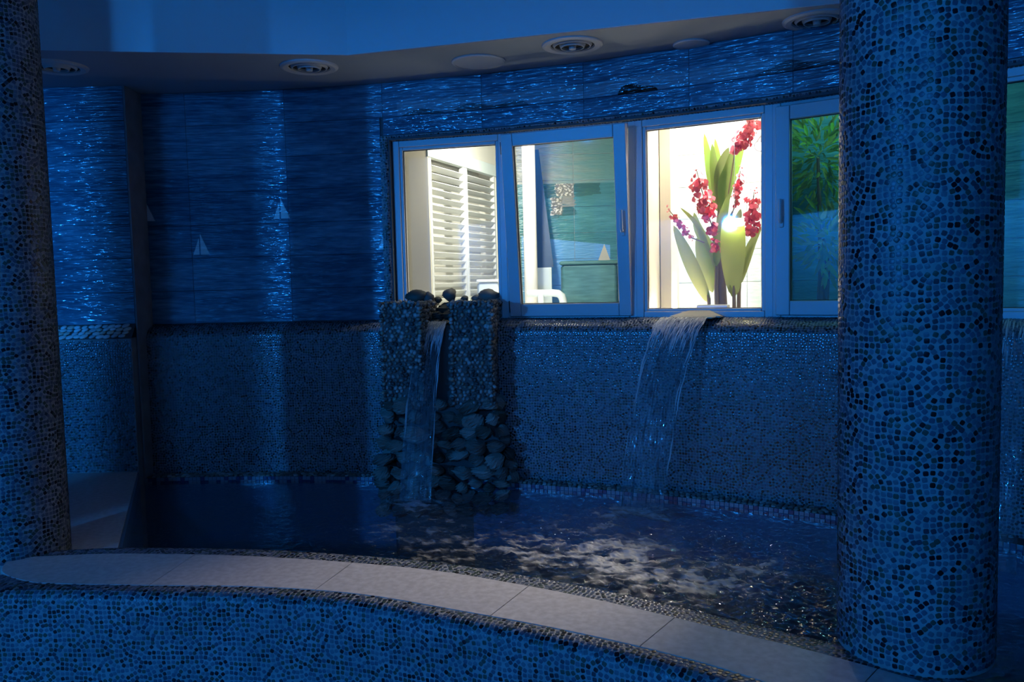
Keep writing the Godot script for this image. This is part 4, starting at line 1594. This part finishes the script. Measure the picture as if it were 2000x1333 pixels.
	o = thing("white_tank", "small pale tank on the floor at the foot of the shutters", "tank", Vector3(-0.16, 1.3, -5.95))
	put("body", box_mesh(Vector3(0.16, 0.26, 0.14), 0.02), M.pipe, o, Transform3D(Basis(), Vector3(0, 0.13, 0)))
	put("lid", box_mesh(Vector3(0.17, 0.02, 0.15), 0.006), M.slat, o, Transform3D(Basis(), Vector3(0, 0.268, 0)))
	o = thing("covered_box", "large sea-green covered box on the floor inside the open window", "box", Vector3(0.64, 1.3, -6.62))
	put("body", box_mesh(Vector3(0.44, 0.39, 0.5), 0.03), M.tealbox, o, Transform3D(Basis(Vector3.UP, -0.12), Vector3(0, 0.195, 0)))
	put("cover", box_mesh(Vector3(0.46, 0.03, 0.52), 0.012), M.tealbox, o, Transform3D(Basis(Vector3.UP, -0.12), Vector3(0, 0.392, 0)))
	o = thing("sail_ornament", "small pale triangular sail standing on the sea-green box", "ornament", Vector3(0.755, 1.7065, -6.6))
	mb = MB.new()
	for zz in [0.004, -0.004]:
		var nn := Vector3(0, 0, signf(zz))
		mb.tri(mb.vert(Vector3(-0.05, 0, zz), nn), mb.vert(Vector3(0.05, 0, zz), nn), mb.vert(Vector3(0.002, 0.135, zz), nn))
	mb.flat4(Vector3(-0.05, 0, 0.004), Vector3(0.05, 0, 0.004), Vector3(0.05, 0, -0.004), Vector3(-0.05, 0, -0.004), Vector3.DOWN)
	mb.flat4(Vector3(-0.05, 0, 0.004), Vector3(0.002, 0.135, 0.004), Vector3(0.002, 0.135, -0.004), Vector3(-0.05, 0, -0.004), Vector3(-1, 0.4, 0).normalized())
	mb.flat4(Vector3(0.05, 0, 0.004), Vector3(0.002, 0.135, 0.004), Vector3(0.002, 0.135, -0.004), Vector3(0.05, 0, -0.004), Vector3(1, 0.4, 0).normalized())
	put("sail", mb.mesh(), M.spout, o)
	# middle: plant niche with pale tiles and a cream post
	var nw := setting("wall_rear_niche", "pale blue tile wall and cream post behind the flowering plant", "wall")
	mb = MB.new()
	mb.poly(ring(6.87, 8.6, [24.5, 25.45]), 1.3, SOFFIT)
	put("divider", mb.mesh(), M.cream, nw)
	mb = MB.new()
	mb.poly(ring(7.24, 7.38, [25.5, 26.05]), 1.3, SOFFIT)
	put("post", mb.mesh(), M.cream, nw)
	mb = MB.new()
	mb.poly(ring(7.76, 7.85, [25.0, 28.5, 30.9]), 1.3, SOFFIT)
	put("backing", mb.mesh(), M.plaster, nw)
	for k in 2:
		var A := polar(7.755, [25.2, 28.9][k])
		var B := polar(7.755, [28.9, 30.5][k])
		for r in 7:
			var y0 := 1.3 + 0.22 * r
			wall_tile(nw, A, B, y0, y0 + 0.22, M.pale_tile, Rect2(0.1 + 0.4 * k, (2.9 - y0 - 0.22) / 1.6, 0.12, 0.22 / 1.6))
	mb = MB.new()
	mb.poly(PackedVector2Array([polar(6.87, 31.95), polar(7.75, 30.3), polar(7.75, 30.7), polar(6.87, 32.3)]), 1.3, SOFFIT)
	put("partition", mb.mesh(), M.white_wall, nw)
	# right: sea-green tile wall behind the bushes
	var rw := setting("wall_rear_right", "sea-green tile wall behind the leafy bushes", "wall")
	mb = MB.new()
	mb.poly(ring(7.87, 8.0, [29.6, 32.0, 36.0, 40.0, 44.0, 48.0, 54.0]), 1.3, SOFFIT)
	put("backing", mb.mesh(), M.plaster, rw)
	for k in 5:
		var A := polar(7.865, 30.0 + k * 4.2)
		var B := polar(7.865, 34.2 + k * 4.2)
		for r in 7:
			var y0 := 1.3 + 0.22 * r
			wall_tile(rw, A, B, y0, y0 + 0.22, M.sea_tile, Rect2(0.62 + 0.05 * k, 0.72, 0.13, 0.12))

func build_plants() -> void:
	var o := thing("flowering_plant", "tall plant with strap leaves and red flower spikes behind the bright window", "plant", Vector3(1.3, 1.3, -5.12))
	var inv := Transform3D(Basis(), -o.position)
	var mb := MB.new()
	mb.tube([Vector3(0.02, 0.0, -0.02), Vector3(0.018, 0.12, -0.02), Vector3(0.015, 0.3, -0.03), Vector3(0.017, 0.55, -0.04), Vector3(0.03, 0.75, -0.05)], [0.042, 0.036, 0.032, 0.028, 0.016], 12)
	put("trunk", mb.mesh(), M.bark, o)
	for s in [[Vector3(-0.065, 0.0, 0.0), Vector3(-0.065, 0.12, 0.0), Vector3(-0.08, 0.2, 0.0)], [Vector3(0.068, 0.0, 0.1), Vector3(0.066, 0.1, 0.1), Vector3(0.064, 0.2, 0.1)], [Vector3(-0.02, 0.0, 0.02), Vector3(-0.025, 0.2, 0.02), Vector3(-0.02, 0.36, 0.03)], [Vector3(0.11, 0.0, 0.04), Vector3(0.112, 0.15, 0.04), Vector3(0.12, 0.24, 0.04)]]:
		mb = MB.new()
		mb.tube(s, [0.014, 0.012, 0.009], 8)
		put("stem", mb.mesh(), M.stem, o)
	for l in PLANT_LEAVES:
		var pts := []
		for p in l[0]:
			pts.append(inv * v3(p))
		put("leaf", leaf_mesh(pts, l[1], 0.26 if l[1] > 0.12 else 0.0), M.leaves[l[2]], o)
	# one petal, shared
	mb = MB.new()
	var pid := []
	for r in [[0.0, 0.12, 0.0], [0.35, 0.42, 0.1], [0.75, 0.5, 0.12], [1.0, 0.2, -0.05]]:
		pid.append([mb.vert(Vector3(-r[1], r[0], r[2] + 0.1), Vector3(0.3, -0.2, 1).normalized()), mb.vert(Vector3(0, r[0], r[2]), Vector3(0, -0.2, 1).normalized()), mb.vert(Vector3(r[1], r[0], r[2] + 0.1), Vector3(-0.3, -0.2, 1).normalized())])
	for k in 3:
		for j in 2:
			mb.quad(pid[k][j], pid[k + 1][j], pid[k + 1][j + 1], pid[k][j + 1])
	var petal := mb.mesh()
	for sp in PLANT_SPIKES:
		var a: Vector3 = inv * v3(sp[0])
		var b: Vector3 = inv * v3(sp[1])
		var spike := Node3D.new()
		spike.name = "flower_spike"
		o.add_child(spike, true)
		mb = MB.new()
		var root := Vector3(0.015, 0.5, -0.03)
		mb.tube([root.lerp(a, 0.55) + Vector3(0, -0.03, 0), a, b, b + (b - a) * 0.12], [0.004, 0.004, 0.003, 0.002], 6)
		put("stalk", mb.mesh(), M.stem, spike)
		for k in int(sp[4] * 1.9):
			var f := rng.randf()
			var c: Vector3 = a.lerp(b, f)
			var rr := 1.15 * lerpf(sp[2], sp[3], f) * sqrt(1.0 - 0.75 * pow(absf(f * 2.0 - 1.0), 3.0))
			var dir := Vector3(rng.randf_range(-1, 1), rng.randf_range(-0.7, 0.7), rng.randf_range(-0.6, 1)).normalized()
			var at := c + dir * rr * rng.randf_range(0.2, 1.0)
			var sz := minf(0.034, 0.016 + rr * 0.42) * rng.randf_range(0.8, 1.2)
			var z := (dir + Vector3(0, 0.2, 0.6)).normalized()
			var x := z.cross(Vector3(rng.randf_range(-1, 1), 1, rng.randf_range(-0.4, 0.4))).normalized()
			put("petal", petal, M.petals[rng.randi() % 4], spike, Transform3D(Basis(x, z.cross(x), z) * Basis.from_scale(Vector3.ONE * sz), at))
		for k in 5:
			var at := b + (b - a).normalized() * rng.randf_range(0.0, 0.05) + Vector3(rng.randf_range(-0.02, 0.02), rng.randf_range(0, 0.02), rng.randf_range(-0.01, 0.02))
			put("bud", petal, M.petals[3], spike, Transform3D(rand_basis() * Basis.from_scale(Vector3.ONE * 0.012), at))
	# added glowing cylinder with its own light, replacing the floodlight reflection in the pane
	var lp := thing("reflection_glow", "added glowing cylinder above the broad front leaf in place of a floodlight reflection", "lamp", Vector3(1.347, 1.885, -4.93))
	mb = MB.new()
	mb.lathe([Vector2(0.0, -0.03), Vector2(0.05, -0.03), Vector2(0.055, -0.024), Vector2(0.055, 0.012), Vector2(0.05, 0.016), Vector2(0.0, 0.016)], 24)
	put("glow_body", mb.mesh(), glow(lin(1.0, 0.9, 0.6), 0.9), lp)
	mb = MB.new()
	mb.tube([Vector3(0, 0.016, 0), Vector3(0.0, 0.93, 0.0)], [0.0015, 0.0015], 6)
	put("cord", mb.mesh(), M.pvc, lp)
	lamp_light(lp, Vector3(0, -0.02, 0.0), lin(1.0, 0.9, 0.6), 0.06, 0.03)
	var bx := thing("metal_box", "low grey metal box in front of the plant trunk", "box", Vector3(1.228, 1.3, -4.98))
	put("body", box_mesh(Vector3(0.185, 0.088, 0.1), 0.005), M.steel, bx, Transform3D(Basis(Vector3.UP, -0.4), Vector3(0, 0.044, 0)))
	# bushes behind the fourth window
	mb = MB.new()
	var lid := []
	for r in [[0.0, 0.03, 0.0], [0.3, 0.13, 0.03], [0.7, 0.1, 0.03], [1.0, 0.01, -0.06]]:
		lid.append([mb.vert(Vector3(-r[1], r[0], r[2] + 0.04), Vector3(0.4, 0, 1).normalized()), mb.vert(Vector3(0, r[0], r[2]), Vector3(0, 0, 1)), mb.vert(Vector3(r[1], r[0], r[2] + 0.04), Vector3(-0.4, 0, 1).normalized())])
	for k in 3:
		for j in 2:
			mb.quad(lid[k][j], lid[k + 1][j], lid[k + 1][j + 1], lid[k][j + 1])
	var small_leaf := mb.mesh()
	for q in [[32.75, 7.48, 2.27, 0.2, 0.3, 290, 0.07, "tall leafy bush with small pointed leaves behind the closed window"], [33.5, 7.2, 1.76, 0.13, 0.2, 130, 0.095, "low palm with narrow fanned leaves below the tall bush"]]:
		var c := polar(q[1], q[0])
		var b := thing("leafy_bush", q[7], "plant", Vector3(c.x, 1.3, c.y), "bushes behind the windows")
		mb = MB.new()
		mb.tube([Vector3(0, 0, 0), Vector3(0.01, 0.3, 0), Vector3(-0.01, q[2] - 1.3, 0)], [0.02, 0.017, 0.01], 8)
		put("trunk", mb.mesh(), M.bark, b)
		for k in q[5]:
			var dir := Vector3(rng.randf_range(-1, 1), rng.randf_range(-1, 1), rng.randf_range(-1, 1)).normalized()
			var p := dir * Vector3(q[3], q[4], q[3] * 0.8) * pow(rng.randf(), 0.4) + Vector3(0, q[2] - 1.3, 0)
			var y := (dir + Vector3(rng.randf_range(-0.6, 0.6), rng.randf_range(-0.5, 0.6), rng.randf_range(-0.5, 0.5))).normalized()
			var x := y.cross(Vector3(rng.randf_range(-0.5, 0.5), 0.3, 1)).normalized()
			var s: float = q[6] * rng.randf_range(0.7, 1.3)
			put("leaf", small_leaf, M.leaves[[0, 1, 0, 3][rng.randi() % 4]], b, Transform3D(Basis(x, y, x.cross(y)) * Basis.from_scale(Vector3(s, s, s)), p))

# ---------------------------------------------------------------- water
var wave_noise: FastNoiseLite

func churn(x: float, z: float) -> float:
	var c := 0.25
	for q in [[0.6, -4.2, 0.45, 0.8], [0.55, -3.55, 0.7, 0.9], [1.0, -3.1, 0.6, 1.0], [-0.55, -4.45, 0.45, 0.6], [-0.4, -3.8, 0.8, 0.4]]:
		var d: float = Vector2(x - q[0], z - q[1]).length() / q[2]
		c += q[3] * exp(-d * d)
	return minf(c, 1.3)

func wave(x: float, z: float) -> float:
	var c := churn(x, z)
	return WATER + c * (0.009 * wave_noise.get_noise_2d(x * 4.0, z * 5.0) + 0.008 * wave_noise.get_noise_2d(x * 11.0 + 50.0, z * 15.0) + 0.0055 * wave_noise.get_noise_2d(x * 24.0, z * 32.0 + 20.0) + 0.0022 * wave_noise.get_noise_2d(x * 55.0, z * 70.0 + 20.0))

func build_water() -> void:
	wave_noise = FastNoiseLite.new()
	wave_noise.seed = 11
	wave_noise.frequency = 1.0
	wave_noise.fractal_octaves = 2
	var o := thing("pool_water", "dark blue rippling water filling the pool", "water")
	o.set_meta("kind", "stuff")
	var mb := MB.new()
	var back := arc_path(6.486, -2.6, 58.0)
	var nu := 420
	var nv := 180
	var ids := []
	for a in nu + 1:
		var f := float(a) / nu
		var B: Vector2 = path_at(back, back.len * f)[0]
		var A: Vector2 = path_at(inner_wall, lerpf(4.64, inner_wall.len, f))[0]
		var row := []
		for b in nv + 1:
			var q := A.lerp(B, float(b) / nv)
			var h := wave(q.x, q.y)
			var e := 0.004
			var nn := Vector3(-(wave(q.x + e, q.y) - h) / e, 1, -(wave(q.x, q.y + e) - h) / e).normalized()
			row.append(mb.vert(Vector3(q.x, h, q.y), nn))
		ids.append(row)
	for a in nu:
		for b in nv:
			mb.quad(ids[a][b], ids[a + 1][b], ids[a + 1][b + 1], ids[a][b + 1])
	put("surface", mb.mesh(), M.water, o)
	# foam drifting from the two falls
	var fo := thing("foam", "pale foam spreading from the waterfalls over the pool", "foam")
	fo.set_meta("kind", "stuff")
	var fn := FastNoiseLite.new()
	fn.seed = 23
	fn.frequency = 1.0
	fn.fractal_octaves = 4
	fn.domain_warp_enabled = true
	fn.domain_warp_amplitude = 0.35
	fn.domain_warp_frequency = 1.6
	mb = MB.new()
	mb.coloured = true
	var spots := [[0.62, -4.25, 0.24, 0.75], [0.35, -4.05, 0.25, 0.45], [0.45, -3.62, 0.34, 0.58], [0.74, -3.3, 0.28, 0.6], [0.98, -3.42, 0.2, 0.5], [0.1, -3.7, 0.35, 0.4], [-0.58, -4.55, 0.2, 0.62], [-0.5, -4.05, 0.4, 0.33], [-0.25, -3.75, 0.35, 0.33], [0.45, -3.2, 0.25, 0.42]]
	var step := 0.0125
	var nx := int(3.4 / step)
	var nz := int(1.9 / step)
	var alpha := PackedFloat32Array()
	alpha.resize((nx + 1) * (nz + 1))
	for a in nx + 1:
		for b in nz + 1:
			var x := -1.7 + a * step
			var z := -4.75 + b * step
			var near := 0.0
			for q in spots:
				var d: float = Vector2(x - q[0], z - q[1]).length() / q[2]
				near = maxf(near, q[3] * exp(-d * d))
			if near < 0.08:
				continue
			var r := 1.0 - absf(fn.get_noise_2d(x * 2.6, z * 3.8)) * 2.4
			var g := fn.get_noise_2d(x * 12.0 + 30.0, z * 18.0)
			var m := r * 0.55 + near * 0.95 + g * 0.3 - 0.62
			alpha[a * (nz + 1) + b] = smoothstep(0.0, 0.36, m) * 0.72
	var vid := {}
	for a in nx:
		for b in nz:
			var k := [a * (nz + 1) + b, (a + 1) * (nz + 1) + b, (a + 1) * (nz + 1) + b + 1, a * (nz + 1) + b + 1]
			if alpha[k[0]] + alpha[k[1]] + alpha[k[2]] + alpha[k[3]] < 0.03:
				continue
			for j in 4:
				if not vid.has(k[j]):
					var x: float = -1.7 + (k[j] / (nz + 1)) * step
					var z: float = -4.75 + (k[j] % (nz + 1)) * step
					var h := wave(x, z)
					vid[k[j]] = mb.vert(Vector3(x, h + 0.0025, z), Vector3(-(wave(x + 0.01, z) - h) / 0.01, 1, -(wave(x, z + 0.01) - h) / 0.01).normalized(), Color(0.6, 0.62, 0.62, alpha[k[j]]))
			mb.quad(vid[k[0]], vid[k[1]], vid[k[2]], vid[k[3]])
	put("foam_patches", mb.mesh(), M.foam, fo)
